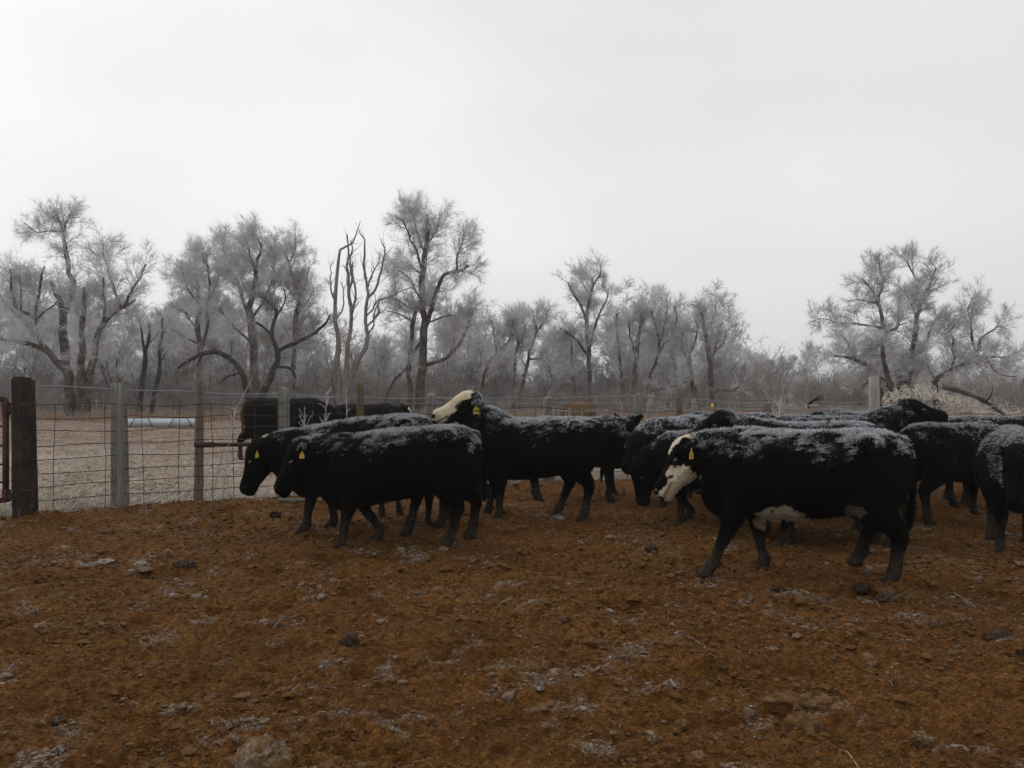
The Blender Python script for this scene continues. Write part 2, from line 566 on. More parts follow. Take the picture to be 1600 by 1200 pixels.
def cow_geometry(poll, hdir, roll=0.0, legs=None, dip=0.0, tail=0.0, ear=0.0, fat=1.0, tuck=0.0, headscale=1.0):
    """a stocky winter-coated calf facing +X, 1.18 m at the back. Returns an MB and the head frame."""
    legs = dict(LEGS0, **(legs or {}))
    mb = MB()
    T = [(-.790, .90, .06, .07), (-.772, .905, .14, .14), (-.715, .90, .225, .205), (-.62, .888, .282, .250), (-.50, .872, .312, .272), (-.36, .852, .332, .285), (-.15, .825, .342, .312),
         (.08, .815, .352, .330), (.28, .815, .360, .310), (.44, .822, .350, .270), (.56, .840, .318, .225), (.66, .86, .24, .17), (.71, .87, .15, .11)]
    secs = []
    for x, zc, hh, hw in T:
        f = sstep(-.1, .6, np.array(x)) * dip
        secs.append(((x, 0, zc - f), (0, 1, 0), (0, 0, 1), hw * fat, hh))
    loft(mb, secs, 22, 2.15)
    # hip bones, shoulder, withers
    for s in (-1, 1):
        ellipsoid(mb, (-.46, s * .205, 1.075), [unit((1, 0, .2)), (0, 1, 0), unit((-.2, 0, 1))], (.10, .075, .085))
        ellipsoid(mb, (-.70, s * .11, .99), np.eye(3), (.075, .07, .08))
        ellipsoid(mb, (-.52, s * .20, .80), [unit((.3, 0, 1)), unit((1, 0, -.3)), (0, 1, 0)], (.26, .17, .105))
        ellipsoid(mb, (.44, s * .165 * fat, .80 - dip), [unit((.35, 0, 1)), unit((1, 0, -.35)), (0, 1, 0)], (.30, .19, .115))
    ellipsoid(mb, (.40, 0, 1.10 - dip), np.eye(3), (.22, .085, .10))
    ellipsoid(mb, (-.66, 0, 1.09), np.eye(3), (.12, .06, .055))
    # neck
    poll = np.asarray(poll, float)
    d = unit(hdir)
    s = unit(np.cross((0, 0, 1), d))
    n = np.cross(d, s)
    if roll:
        n, s = n * math.cos(roll) + s * math.sin(roll), s * math.cos(roll) - n * math.sin(roll)
    P0 = np.array((.36, 0, .84 - dip)); P2 = poll - n * .075 + d * .03
    P1 = np.array((.66, 0, (.98 - dip) * .6 + P2[2] * .4)) * .75 + P2 * .25
    nk = []
    for i in range(9):
        t = i / 8
        c = P0 * (1 - t) ** 2 + 2 * P1 * t * (1 - t) + P2 * t * t
        g = unit(2 * (1 - t) * (P1 - P0) + 2 * t * (P2 - P1))
        c = c - np.array((0, 0, .055 * math.sin(math.pi * t)))
        u = unit(np.cross((0, 0, 1), g) * (1 - t) + s * t); v = np.cross(g, u)
        nk.append((c, u, v, .235 * (1 - t) + .118 * t, .345 * (1 - t) + .178 * t + .05 * math.sin(math.pi * t)))
    loft(mb, nk, 18)
    # dewlap and brisket
    ellipsoid(mb, (.58, 0, .60 - dip), [unit((1, 0, .5)), (0, 1, 0), unit((-.5, 0, 1))], (.21, .115, .15))
    # head
    hs = headscale
    H = [(-.07, -.01, .06, .07), (-.04, 0, .092, .108), (.03, .002, .112, .140), (.10, -.010, .120, .165), (.18, -.024, .110, .158), (.26, -.035, .090, .130),
         (.34, -.041, .080, .105), (.41, -.045, .083, .095), (.465, -.047, .086, .092), (.503, -.052, .075, .079), (.523, -.056, .048, .050)]
    loft(mb, [(poll + (d * t + n * o) * hs, s, n, w * hs, h * hs) for t, o, w, h in H], 18, 2.2)
    for sg in (-1, 1):
        ellipsoid(mb, poll + (d * .155 + s * sg * .093 + n * .055) * hs, [d, s, n], (.055 * hs, .028 * hs, .035 * hs), 10, 6)   # brow
        ellipsoid(mb, poll + (d * .13 + s * sg * .075 - n * .075) * hs, [d, s, n], (.10 * hs, .045 * hs, .075 * hs), 10, 6)     # cheek
        ellipsoid(mb, poll + (d * .475 + s * sg * .045 - n * .03) * hs, [d, s, n], (.05 * hs, .04 * hs, .04 * hs), 10, 6)       # nostril wing
        # ear
        e = unit(s * sg * 1.0 - d * .30 + np.array((0, 0, -1)) * ear + n * .1)
        b = poll + (d * .015 + s * sg * .085 + n * .03) * hs
        w = unit(np.cross(e, n) if abs(np.dot(e, n)) < .95 else d)
        tn = np.cross(e, w)
        es = [(0, .030, .024), (.035, .048, .023), (.085, .066, .019), (.135, .060, .017), (.18, .036, .014), (.202, .014, .011)]
        loft(mb, [(b + e * x, w, tn, a_, t_) for x, a_, t_ in es], 12)
    # legs
    for key, sg, fore in (('fl', 1, 1), ('fr', -1, 1), ('hl', 1, 0), ('hr', -1, 0)):
        dx, lift = legs[key]
        y = sg * .155
        if fore:
            b = .10 if lift > .02 else 0.0
            pts = [(.40 + .1 * dx, y * .95, .84 - dip), (.40 + .25 * dx, y * 1.05, .63 - dip * .6), (.415 + .55 * dx + b, y, .385 + lift * .6), (.425 + .8 * dx + b * .3, y, .20 + lift * .9),
                   (.425 + .95 * dx, y, .105 + lift), (.455 + dx, y, .05 + lift), (.465 + dx, y, -.005 + lift)]
            rad = [.165, .122, .068, .044, .053, .050, .056]
        else:
            b = .05 if lift > .02 else 0.0
            pts = [(-.50, y * .9, .92), (-.46 + .2 * dx + b, y * 1.12, .68), (-.56 + .5 * dx + b, y * 1.08, .53 + lift * .3), (-.655 + .7 * dx, y, .415 + lift * .6), (-.635 + .85 * dx, y, .25 + lift * .9),
                   (-.615 + .97 * dx, y, .115 + lift), (-.585 + dx, y, .05 + lift), (-.575 + dx, y, -.005 + lift)]
            rad = [.225, .180, .110, .072, .047, .055, .051, .057]
        limb(mb, pts, rad, 12, 22, .86)
        hx, hz = pts[-1][0], pts[-1][2]
        for cl in (-1, 1):      # cloven hoof
            ellipsoid(mb, (hx + .012, y + cl * .031, hz + .030), [unit((1, 0, -.25)), (0, 1, 0), unit((.25, 0, 1))], (.058, .030, .044), 10, 6)
            ellipsoid(mb, (hx - .055, y + cl * .028, hz + .085), np.eye(3), (.022, .018, .022), 8, 5)
    # tail
    tp = [(-.70, 0, 1.11), (-.775, .005, 1.02), (-.80 - tail * .4, .01 + tail * .1, .80), (-.775 - tail * .8, .02 + tail * .2, .58 + tail * .25), (-.76 - tail, .02 + tail * .3, .42 + tail * .35)]
    limb(mb, tp, [.045, .032, .024, .034, .016], 8, 14, 1.0)
    return mb, (poll, d, s, n, hs)

def remesh(mb, voxel, iters):
    me = mb.mesh('raw')
    o = bpy.data.objects.new('raw', me)
    COL.objects.link(o)
    r = o.modifiers.new('r', 'REMESH'); r.mode = 'VOXEL'; r.voxel_size = voxel
    s = o.modifiers.new('s', 'SMOOTH'); s.factor = .5; s.iterations = iters
    dg = bpy.context.evaluated_depsgraph_get()
    ev = o.evaluated_get(dg)
    m2 = ev.to_mesh()
    V = np.empty(len(m2.vertices) * 3, np.float32); m2.vertices.foreach_get('co', V); V = V.reshape(-1, 3).astype(float)
    N = np.empty(len(m2.vertices) * 3, np.float32); m2.vertices.foreach_get('normal', N); N = N.reshape(-1, 3).astype(float)
    L = np.empty(len(m2.loops), np.int32); m2.loops.foreach_get('vertex_index', L)
    tot = np.empty(len(m2.polygons), np.int32); m2.polygons.foreach_get('loop_total', tot)
    st = np.empty(len(m2.polygons), np.int32); m2.polygons.foreach_get('loop_start', st)
    polys = []
    for k in np.unique(tot):
        i = st[tot == k]
        polys.append(L[i[:, None] + np.arange(k)])
    ev.to_mesh_clear()
    bpy.data.objects.remove(o)
    bpy.data.meshes.remove(me)
    return V, N, polys

def hide_mat():
    m = NT('black_winter_coat')
    co = m.coord('Object')
    hv = m.mapv(co, (1.0, 1.0, .45))
    n1 = m.noise(55, 4, .65, hv, .5)
    n2 = m.noise(140, 3, .6, hv)
    blk = m.mix(m.ramp(n1, [(.35, 0.0), (.7, 1.0)]), (.0016, .0014, .0013), (.0050, .0044, .0040))
    tan = m.mix(m.ramp(m.noise(9, 3, .5, co), [(.4, 0.0), (.65, 1.0)]), (.72, .64, .50), (.60, .47, .31))
    c = m.mix(m.attr('white'), blk, tan)
    c = m.mix(m.attr('pink'), c, (.45, .26, .20))
    c = m.mix(m.attr('tan'), c, (.23, .15, .085))
    mud = m.mix(m.ramp(n1, [(.3, 0.0), (.65, 1.0)]), (.018, .013, .010), (.075, .058, .045))
    c = m.mix(m.attr('mud'), c, mud)
    fr = m.mix(n2, (.20, .215, .24), (.56, .59, .63))
    c = m.mix(m.math('MULTIPLY', m.attr('frost'), m.ramp(n1, [(.42, 0.0), (.64, .5)])), c, fr)
    m.bump(m.math('ADD', n1, m.math('MULTIPLY', n2, .5)), .9, .02)
    return m.out(c, .9, spec=.06)
MAT_HIDE = hide_mat()
def hair_mat():
    m = NT('coat_hair')
    c = m.mix(m.attr('frost'), (.0030, .0026, .0024), (.80, .82, .85))
    c = m.mix(m.attr('white'), c, (.72, .65, .52))
    return m.out(c, .9, spec=.04)
MAT_HAIR = hair_mat()
MAT_EYE = NT('eye').out((.004, .003, .003), .12, spec=.6)
MAT_TAG = NT('yellow_tag_plastic').out((.62, .45, .06), .55, spec=.3)
MAT_INK = NT('tag_ink').out((.012, .010, .008), .8)

def tag_text(txt, h):
    cu = bpy.data.curves.new('digits', 'FONT')
    cu.body = txt
    cu.size = h
    cu.align_x = 'CENTER'; cu.align_y = 'CENTER'
    cu.extrude = .0006
    cu.offset = h * .02
    o = bpy.data.objects.new('digits', cu)
    COL.objects.link(o)
    dg = bpy.context.evaluated_depsgraph_get()
    me = bpy.data.meshes.new_from_object(o.evaluated_get(dg))
    bpy.data.objects.remove(o)
    me.materials.clear(); me.materials.append(MAT_INK)
    return me

def make_cow(label, px, Y, yaw, scale=1.0, hair=0, voxel=.028, marks=None, frost=1.0, tag=None, group='cattle crowded in the dirt pen',
             frost_low=.0, seed=0, head_frost=.12, ear_frost=0.0, tag_turn=0.0, tag_size=1.0, **geo):
    rng = np.random.default_rng(100 + seed)
    mb, (poll, d, s, n, hs) = cow_geometry(**geo)
    V, N, polys = remesh(mb, voxel, 5 if voxel < .02 else 3)
    # shaggy unevenness
    V = V + N * ((fbm(V * 9 + seed, 3, seed) - .5) * .022)[:, None]
    q = V - poll
    h = np.stack([q @ d, q @ s, q @ n], -1) / hs
    onhead = (h[:, 0] > -.06) & (h[:, 0] < .6) & (np.abs(h[:, 1]) < .16) & (np.abs(h[:, 2]) < .22)
    white = np.zeros(len(V)); pink = np.zeros(len(V)); tan = np.zeros(len(V))
    nz = fbm(V * 22 + seed, 3, 5) - .5
    if marks:
        white, pink, tan = marks(V, h, onhead, nz, white, pink, tan)
    nose = onhead & (h[:, 0] > .485 + nz * .02) & (h[:, 2] > -.12)
    white = np.where(nose & (np.abs(h[:, 1]) < .05), white * .15, white); pink = np.where(nose, pink * .5, pink)
    # dark nostrils and the line of the mouth on pale muzzles
    for sg in (-1, 1):
        dn = np.sqrt(((h[:, 0] - .497) / .024) ** 2 + ((h[:, 1] - sg * .070) / .034) ** 2 + ((h[:, 2] + .022) / .019) ** 2)
        white = np.where(dn < 1.2, 0, white); pink = np.where(dn < 1.2, 0, pink)
    mouth = onhead & (h[:, 0] > .34) & (np.abs(h[:, 2] + .10 + .25 * (h[:, 0] - .5)) < .010)
    white = np.where(mouth, white * .25, white)
    # hoar frost lies on the back, neck and poll
    zrel = (V[:, 2] - (.93 - frost_low)) / .26
    up = sstep(-.15, .75, N[:, 2])
    cl = fbm(V * [5.5, 5.5, 7] + 3 * seed, 3, 41)
    cov = sstep(-.05, 1.0, zrel + (cl - .5) * 2.0) * (.45 + .55 * up)
    lock = .5 * fbm(V * [19, 22, 24] + seed, 2, 47) + .5 * fbm(V * [38, 42, 46] + seed, 2, 53)
    ridge = sstep(.80, .97, N[:, 2]) * sstep(.9, 1.1, V[:, 2] + .3 * sstep(.4, .9, V[:, 0]))
    fr = sstep(-.05, .12, lock - (.670 - .18 * cov - .12 * ridge)) * sstep(.02, .3, cov)
    fr = np.clip(fr * .8 + .20 * cov ** 1.5 * sstep(.3, .55, lock), 0, 1)
    fr = np.where(onhead & (h[:, 0] > -.05), fr * np.where(h[:, 0] > .04, head_frost, .45), fr)
    earm = (np.abs(h[:, 1]) > .13) & (np.linalg.norm(q, axis=1) < .4)
    fr = np.where(earm, np.clip(fr * .5 + ear_frost * sstep(.35, .6, lock + .1), 0, 1), fr)
    fr = np.clip(fr * frost, 0, 1) * (1 - white)
    mud = sstep(.40, .12, V[:, 2] + nz * .25) * .85
    attrs = {'white': np.clip(white, 0, 1), 'pink': pink, 'tan': tan, 'frost': fr, 'mud': mud * (1 - white)}
    rise = CH - 0
    x = (px - 800.0) / FPX * Y
    z = float(np.mean(gz(np.array([x - .3, x, x + .3]), np.array([Y, Y, Y])))) - .022
    root = thing('cow', label, 'cow', (x, Y, z), yaw, group)
    root.scale = (scale,) * 3
    obj('body', mesh_np('cow_body', V, polys, True, attrs, [MAT_HIDE]), root)
    # eyes
    for sg in (-1, 1):
        e = MB(); ellipsoid(e, poll + (d * .182 + s * sg * .113 + n * .022) * hs, [d, s, n], (.028 * hs, .016 * hs, .021 * hs), 10, 6)
        obj('eye', e.mesh('eye', [MAT_EYE]), root)
    # hair
    if hair:
        qd = np.concatenate([p[:, :3] for p in polys])
        A, B, C = V[qd[:, 0]], V[qd[:, 1]], V[qd[:, 2]]
        ar = np.linalg.norm(np.cross(B - A, C - A), axis=1)
        fw = fr[qd[:, 0]]
        def pick(w, k):
            c = np.cumsum(w); i = np.searchsorted(c, rng.random(k) * c[-1])
            i = np.minimum(i, len(qd) - 1)
            r1, r2 = rng.random((2, k, 1))
            return A[i] + (B[i] - A[i]) * r1 + (C[i] - A[i]) * r2, N[qd[i, 0]], fw[i], white[qd[i, 0]]
        pos, nor, f0, w0 = pick(ar, int(hair * .45))
        flow = np.array((-.55, 0, -.5))
        dr = nor * .55 + flow + rng.normal(size=pos.shape) * .28
        dr /= np.linalg.norm(dr, axis=1, keepdims=True)
        low = sstep(.25, .55, pos[:, 2])
        hp = pos - poll; hd = (hp @ d)
        face = (np.linalg.norm(hp - d * .25, axis=1) < .32)
        L = rng.uniform(.014, .034, len(pos)) * (.35 + .65 * low) * np.where(face, .45, 1)
        sd = np.cross(dr, nor); sd /= np.linalg.norm(sd, axis=1, keepdims=True) + 1e-6
        m1 = MB()
        v1, t1 = blades(pos - nor * .003, pos + dr * L[:, None], rng.uniform(.0018, .0038, len(pos)), sd)
        fa = (rng.random(len(pos)) < f0 * .5) * rng.uniform(.2, .8, len(pos))
        posf, norf, ff, wf = pick(ar * fw ** 1.3 + 1e-9, int(hair * .95))
        # frosted locks stand off the coat in little curls
        dr2 = norf * .9 + flow * .35 + rng.normal(size=posf.shape) * .55
        dr2 /= np.linalg.norm(dr2, axis=1, keepdims=True)
        L2 = rng.uniform(.010, .030, len(posf))
        sd2 = np.cross(dr2, rng.normal(size=posf.shape)); sd2 /= np.linalg.norm(sd2, axis=1, keepdims=True) + 1e-6
        v2, t2 = blades(posf - norf * .003, posf + dr2 * L2[:, None], rng.uniform(.0016, .0036, len(posf)), sd2)
        m1.add(v1, t1); m1.add(v2, t2)
        fatt = np.concatenate([np.repeat(fa, 3), np.repeat(np.clip((.35 + .65 * ff) * rng.uniform(.3, 1.15, len(posf)), 0, 1), 3)])
        watt = np.concatenate([np.repeat(w0, 3), np.repeat(wf * 0, 3)])
        obj('hair', m1.mesh('cow_hair', [MAT_HAIR], False, {'frost': fatt, 'white': watt}), root)
    if tag:
        for (sg, txt) in tag:
            e = unit(s * sg - d * .30 + np.array((0, 0, -1)) * geo.get('ear', 0.0) + n * .1)
            b = poll + (d * .015 + s * sg * .085 + n * .03) * hs + e * .10
            k = tag_size
            # outline of a hanging ear tag: neck, shoulders, square foot
            out = np.array([(-.009, .0), (.009, .0), (.013, -.030), (.033, -.060), (.037, -.110), (.031, -.118), (-.031, -.118), (-.037, -.110), (-.033, -.060), (-.013, -.030)]) * k
            nn = len(out)
            R = Matrix.Rotation(tag_turn, 3, 'Z')
            base = np.array(R)
            # tag plane spans the cow's long axis and the vertical, facing outwards
            ux = base @ np.array((-sg, 0, 0)) ; uz = np.array((0, 0, 1.0)); uy = base @ np.array((0, sg, 0))
            b = b + uy * .03 + np.array((0, 0, -.01))
            f = b + out[:, :1] * ux + out[:, 1:] * uz
            VV = np.concatenate([f + uy * .0015, f - uy * .0015])
            sidef = [(i, (i + 1) % nn, nn + (i + 1) % nn, nn + i) for i in range(nn)]
            tmb = MB().add(VV, [np.arange(nn)[None, :], np.arange(nn, 2 * nn)[::-1][None, :], np.array(sidef)])
            to = obj('ear_tag', tmb.mesh('ear_tag', [MAT_TAG], False), root)
            if txt:
                nm = obj('number', tag_text(txt, .048 * k), to)
                # 'ux' runs leftwards for a reader who faces the tag, so flip it
                M = Matrix(((-ux[0] * -1, 0, uy[0]), (0, 0, uy[1]), (0, 1, 0)))
                rx = Vector(tuple(ux)) ; ry = Vector((0, 0, 1)); rz = Vector(tuple(uy))
                if rx.cross(ry).dot(rz) < 0: rx = -rx
                M = Matrix((rx, ry, rz)).transposed().to_4x4()
                M.translation = Vector(tuple(b + uz * (-.086 * k) + uy * .0026))
                nm.matrix_local = M
    return root


def mk_whiteface(V, h, on, nz, w, p, t):
    # broad white front of the face, black cheek and eye patch behind a ragged edge
    edge = .19 + nz * .12 - .9 * np.clip(h[:, 2] - .03, -.2, .2) + .08 * sstep(-.02, -.12, h[:, 2])
    w = np.where(on, sstep(-.012, .012, h[:, 0] - edge), 0)
    w = np.where(on & (h[:, 2] > .055) & (h[:, 0] > .01 + nz * .1), 1, w)
    p = np.where(on & (h[:, 0] > .43) & (np.abs(h[:, 2] + .02) < .05), .45 * w, 0)
    eye = on & (((h[:, 0] - .19) / .045) ** 2 + ((h[:, 2] - .02) / .03) ** 2 < 1)
    p = np.where(eye, .8 * w, p)
    pat = on & (((h[:, 0] - .215) / .035) ** 2 + ((h[:, 2] - .0) / .03) ** 2 < 1 + nz * 2)
    w = np.where(pat, w * .1, w); p = np.where(pat, 0, p)
    return w, p, t
def mk_main(V, h, on, nz, w, p, t):
    # cream blaze down the forehead, black eye and bridge, cream lower muzzle and jaw
    blaze = on & (np.abs(h[:, 1]) < .075 + nz * .06) & (h[:, 2] > .02) & (h[:, 0] < .20 + nz * .08) & (h[:, 0] > -.05)
    w = np.where(blaze, 1, 0.0)
    jaw = sstep(-.008, .008, -.035 + nz * .07 - h[:, 2])
    lo = .17 + nz * .1 + .0 * h[:, 0]
    jaw = np.where(on & (h[:, 0] > lo) & (h[:, 0] < .49), jaw, 0)
    peak = on & (np.abs(h[:, 0] - .27 - nz * .1 - .3 * h[:, 2]) < .045) & (h[:, 2] < .03)
    w = np.maximum(w, np.maximum(jaw, peak))
    rim = on & (h[:, 0] > .47) & (np.abs(h[:, 1]) > .05) & (np.abs(h[:, 2] + .03) < .03)
    w = np.where(rim, np.maximum(w, .7), w)
    t = np.where(on & (h[:, 2] < -.075 + nz * .05), .55 * w, t)
    # cream belly patch behind the elbow and a small one before the flank
    bl = (((V[:, 0] - .16) / .20) ** 2 + ((V[:, 2] - .46) / .13) ** 2 < 1 + nz * 2.2) & (V[:, 2] > .34)
    b2 = (((V[:, 0] + .36) / .06) ** 2 + ((V[:, 2] - .57) / .06) ** 2 < 1 + nz * 2)
    w = np.where(bl, .55, w); t = np.where(bl & (V[:, 2] < .50), .55, t)
    w = np.where(b2, .2, w)
    return w, p, t
def mk_chest(V, h, on, nz, w, p, t):
    a = (((V[:, 0] - .47) / .035) ** 2 + ((V[:, 2] - .92) / .10) ** 2 < 1 + nz * 3) | (((V[:, 0] - .53) / .03) ** 2 + ((V[:, 2] - .78) / .04) ** 2 < 1 + nz * 2)
    return np.where(a & ~on, .5, w), p, t
def mk_pale_muzzle(V, h, on, nz, w, p, t):
    return np.where(on & (h[:, 0] > .32 + nz * .1) & (h[:, 2] < -.09), .12, w), p, np.where(on & (h[:, 0] > .36), .07, t)
def mk_tan_rump(V, h, on, nz, w, p, t):
    a = sstep(-.66, -.77, V[:, 0] + nz * .10) * sstep(.45, .6, V[:, 2]) * .45
    return w, p, np.clip(a * .95, 0, 1)

NEAR = .0175
COWS = [
 # walking left, front row
 dict(label='black calf trotting left with lowered head, the nearer of the two before the mesh', px=626, Y=6.98, yaw=PI + .06, scale=.97, hair=26000, voxel=NEAR, seed=1,
      poll=(.89, 0, .98), hdir=(.58, 0, -.78), dip=.08, headscale=1.02, frost=.7, ear=.4, legs=dict(fl=(.12, 0), fr=(-.22, .05), hl=(.14, 0), hr=(-.10, .06)), tail=.05, tag=[(1, None)], tag_size=.66, tag_turn=.5),
 dict(label='black calf walking left with its nose lowest, in front of the wire mesh', px=566, Y=7.72, yaw=PI - .03, scale=1.03, hair=22000, voxel=NEAR, seed=2,
      poll=(1.00, 0, .86), hdir=(.45, 0, -.86), dip=.11, frost=.75, ear=.5, legs=dict(fl=(.10, 0), fr=(-.1, 0), hl=(.1, 0), hr=(-.2, .03)), tag=[(1, None)], tag_size=.6, tag_turn=1.05),
 dict(label='black cow with a white face held high and a numbered yellow ear tag', px=836, Y=8.55, yaw=PI, scale=1.0, hair=26000, voxel=NEAR, seed=3, marks=mk_whiteface,
      poll=(.68, 0, 1.36), hdir=(.95, .06, -.27), headscale=1.04, ear=.55, legs=dict(fl=(-.02, 0), fr=(.12, 0), hl=(.06, 0), hr=(.34, 0)), tag=[(1, '398')], tag_size=1.0),
 dict(label='small dark calf, muzzle poking out behind the rump of the nearer trotting calf', px=655, Y=8.35, yaw=-.72, scale=.82, voxel=.022, seed=4, marks=mk_pale_muzzle,
      poll=(.88, 0, .84), hdir=(.80, .1, -.6), frost=.5, dip=.03, legs=dict(fl=(.05, 0), fr=(-.08, 0))),
 dict(label='black calf behind the white-faced cow with its upright ear ringed in frost', px=905, Y=10.2, yaw=.10, scale=.98, hair=6000, voxel=.022, seed=5,
      poll=(.72, .05, 1.08), hdir=(.62, .62, -.45), ear=-.55, legs=dict(fl=(.10, 0), fr=(-.05, 0)), tag=[(-1, None)], tag_size=.9, tag_turn=1.2),
 dict(label='black calf with pale chest patches sniffing the dirt, ahead of the cream-blazed cow', px=1110, Y=8.25, yaw=PI + .10, scale=.92, hair=9000, voxel=.020, seed=6, marks=mk_chest,
      poll=(.84, 0, .76), hdir=(.10, 0, -1.0), dip=.06, ear=.2, legs=dict(fl=(.0, 0), fr=(-.25, .04), hl=(.1, 0))),
 dict(label='heavily frosted calf whose peaked back shows over the calf sniffing the dirt', px=1052, Y=9.7, yaw=PI + .75, scale=1.0, hair=9000, voxel=.022, seed=7,
      poll=(.86, .1, .92), hdir=(.75, .2, -.6), frost=1.3, dip=.03),
 dict(label='black cow with cream blaze and jaw and cream belly patch, walking in front', px=1252, Y=5.86, yaw=PI - .29, scale=1.0, hair=34000, voxel=.0150, seed=8, marks=mk_main,
      poll=(.82, -.02, 1.03), hdir=(.62, -.02, -.74), roll=-.12, ear=.45, legs=dict(fl=(.26, 0), fr=(-.16, .0), hl=(-.02, 0), hr=(.16, .10)), tag=[(1, '4')], tag_size=.75, tag_turn=1.0),
 dict(label='black calf looking left over the back of the cream-blazed cow, yellow tag under its ear', px=1256, Y=7.55, yaw=PI - .05, scale=1.0, hair=9000, voxel=.020, seed=9,
      poll=(.74, 0, 1.18), hdir=(.92, 0, -.36), ear=.35, head_frost=.05, tag=[(1, None)], tag_size=1.0, frost=1.0),
 dict(label='black calf far back by the wire, its ear tip just left of a frosted neck', px=1138, Y=10.9, yaw=PI - .05, scale=1.0, hair=6000, voxel=.034, seed=10, poll=(.80, 0, 1.0), hdir=(.7, 0, -.7), ear=-.2),
 dict(label='frosted black back stretching behind the calf with the tag under its ear', px=1262, Y=9.75, yaw=PI + .12, scale=.96, hair=6000, voxel=.034, seed=11, poll=(.92, 0, .80), hdir=(.5, 0, -.85)),
 dict(label='distant black calf showing only ears and tag over the frosted backs near the tall post', px=1366, Y=11.1, yaw=PI - .1, scale=1.0, hair=4000, voxel=.034, seed=12, poll=(.74, 0, 1.10), hdir=(.72, -.5, -.45), tag=[(1, None)], tag_size=1.0),
 dict(label='frost-humped rump beside the foot of the tall round post', px=1334, Y=11.6, yaw=PI / 2 + .2, scale=1.0, hair=5000, voxel=.034, seed=13, poll=(.9, 0, .85), hdir=(.6, 0, -.8), frost=1.3),
 dict(label='black cow facing right with its long muzzle raised level above the others', px=1302, Y=8.7, yaw=.02, scale=1.02, hair=6000, voxel=.020, seed=14, poll=(.80, 0, 1.23), hdir=(.995, 0, -.07), head_frost=.03, ear=.6, frost=.9),
 dict(label='black calf standing behind the rump of the cream-blazed cow, thinly frosted back', px=1496, Y=8.4, yaw=.30, scale=.95, hair=9000, voxel=.020, seed=15, poll=(.92, 0, .82), hdir=(.6, 0, -.8), frost=.55),
 dict(label='black calf facing the camera at the right edge with a frosted poll', px=1588, Y=6.9, yaw=-PI / 2 - .50, scale=.97, hair=16000, voxel=NEAR, seed=16, poll=(.86, -.06, 1.00), hdir=(.5, -.10, -.86), ear=.1, frost=.5, head_frost=.9, ear_frost=.6, legs=dict(fl=(.12, 0), fr=(-.08, 0))),
 dict(label='far black calf with a yellow tag peeping over the backs by the weed heap', px=1618, Y=10.2, yaw=PI - .1, scale=1.0, hair=5000, voxel=.034, seed=17, poll=(.72, 0, 1.08), hdir=(.85, -.4, -.3), tag=[(1, None)], tag_size=.9, frost=1.2),
 dict(label='black calf with its back just showing between the standing calf and the right edge', px=1568, Y=9.5, yaw=.15, scale=1.0, hair=5000, voxel=.034, seed=20, poll=(.9, 0, .85), hdir=(.6, 0, -.8), frost=.8),
 dict(label='black calf hidden behind the cream-blazed cow, legs showing under her belly', px=1290, Y=7.0, yaw=PI - .15, scale=.82, hair=0, voxel=.034, seed=21, poll=(.9, 0, .75), hdir=(.6, 0, -.8), frost=.5, legs=dict(fl=(.1, 0), fr=(-.1, 0))),
 dict(label='black calf standing behind the rump of the cream-blazed cow, deeper in the herd', px=1432, Y=9.7, yaw=PI + .2, scale=.98, hair=5000, voxel=.034, seed=22, poll=(.85, 0, .95), hdir=(.7, 0, -.7), frost=.8),
 # beyond the fence
 dict(label='grown black cow with tan-tinged hindquarters standing rump to the left beyond the fence', px=446, Y=15.6, yaw=.08, scale=1.14, voxel=.034, seed=18, marks=mk_tan_rump, poll=(.95, 0, .85), hdir=(.6, 0, -.8), frost=.15,
      legs=dict(hl=(.06, .0), hr=(-.16, .0), fl=(.1, 0)), group='cattle beyond the fence'),
 dict(label='black cow with a white-edged face looking right beyond the fence', px=574, Y=17.2, yaw=-.05, scale=1.02, voxel=.034, seed=19, marks=mk_whiteface, poll=(.78, 0, 1.08), hdir=(.5, .6, -.6), frost=.2, group='cattle beyond the fence'),
]
for kw in COWS:
    make_cow(**kw)
# ------------------------------------------------------------------ bare hoar-frosted trees
def bark_mat(name, dark, light, frost=.35):
    m = NT(name)
    co = m.coord('Object')
    v = m.mapv(co, (1, 1, .22))
    n = m.noise(5.0, 6, .7, v, .8)
    c = m.mix(m.ramp(n, [(.32, 0.0), (.68, 1.0)]), dark, light)
    f = m.ramp(m.noise(2.2, 4, .6, co), [(.42, 0.0), (.70, frost)])
    c = m.mix(f, c, (.34, .335, .33))
    m.bump(n, .8, .06)
    return m.out(c, .92, spec=.1)
BARK = bark_mat('bark', (.020, .014, .011), (.095, .070, .058), .35)
BARK_DARK = bark_mat('dark_bark', (.010, .008, .007), (.042, .032, .028), .12)
BARK_PALE = bark_mat('weathered_snag_wood', (.10, .080, .070), (.33, .29, .265), .25)
def twig_mat():
    m = NT('frosted_twigs')
    n = m.noise(.6, 3, .6, m.coord('Object'))
    c = m.mix(m.ramp(n, [(.35, 0.0), (.65, 1.0)]), (.46, .45, .445), (.74, .74, .75))
    return m.out(c, .9, spec=.1)
TWIG = twig_mat()
def twig_mat2():
    m = NT('dark_twigs')
    n = m.noise(.6, 3, .6, m.coord('Object'))
    c = m.mix(m.ramp(n, [(.35, 0.0), (.65, 1.0)]), (.15, .135, .125), (.36, .345, .335))
    return m.out(c, .9, spec=.1)
TWIG_DARK = twig_mat2()

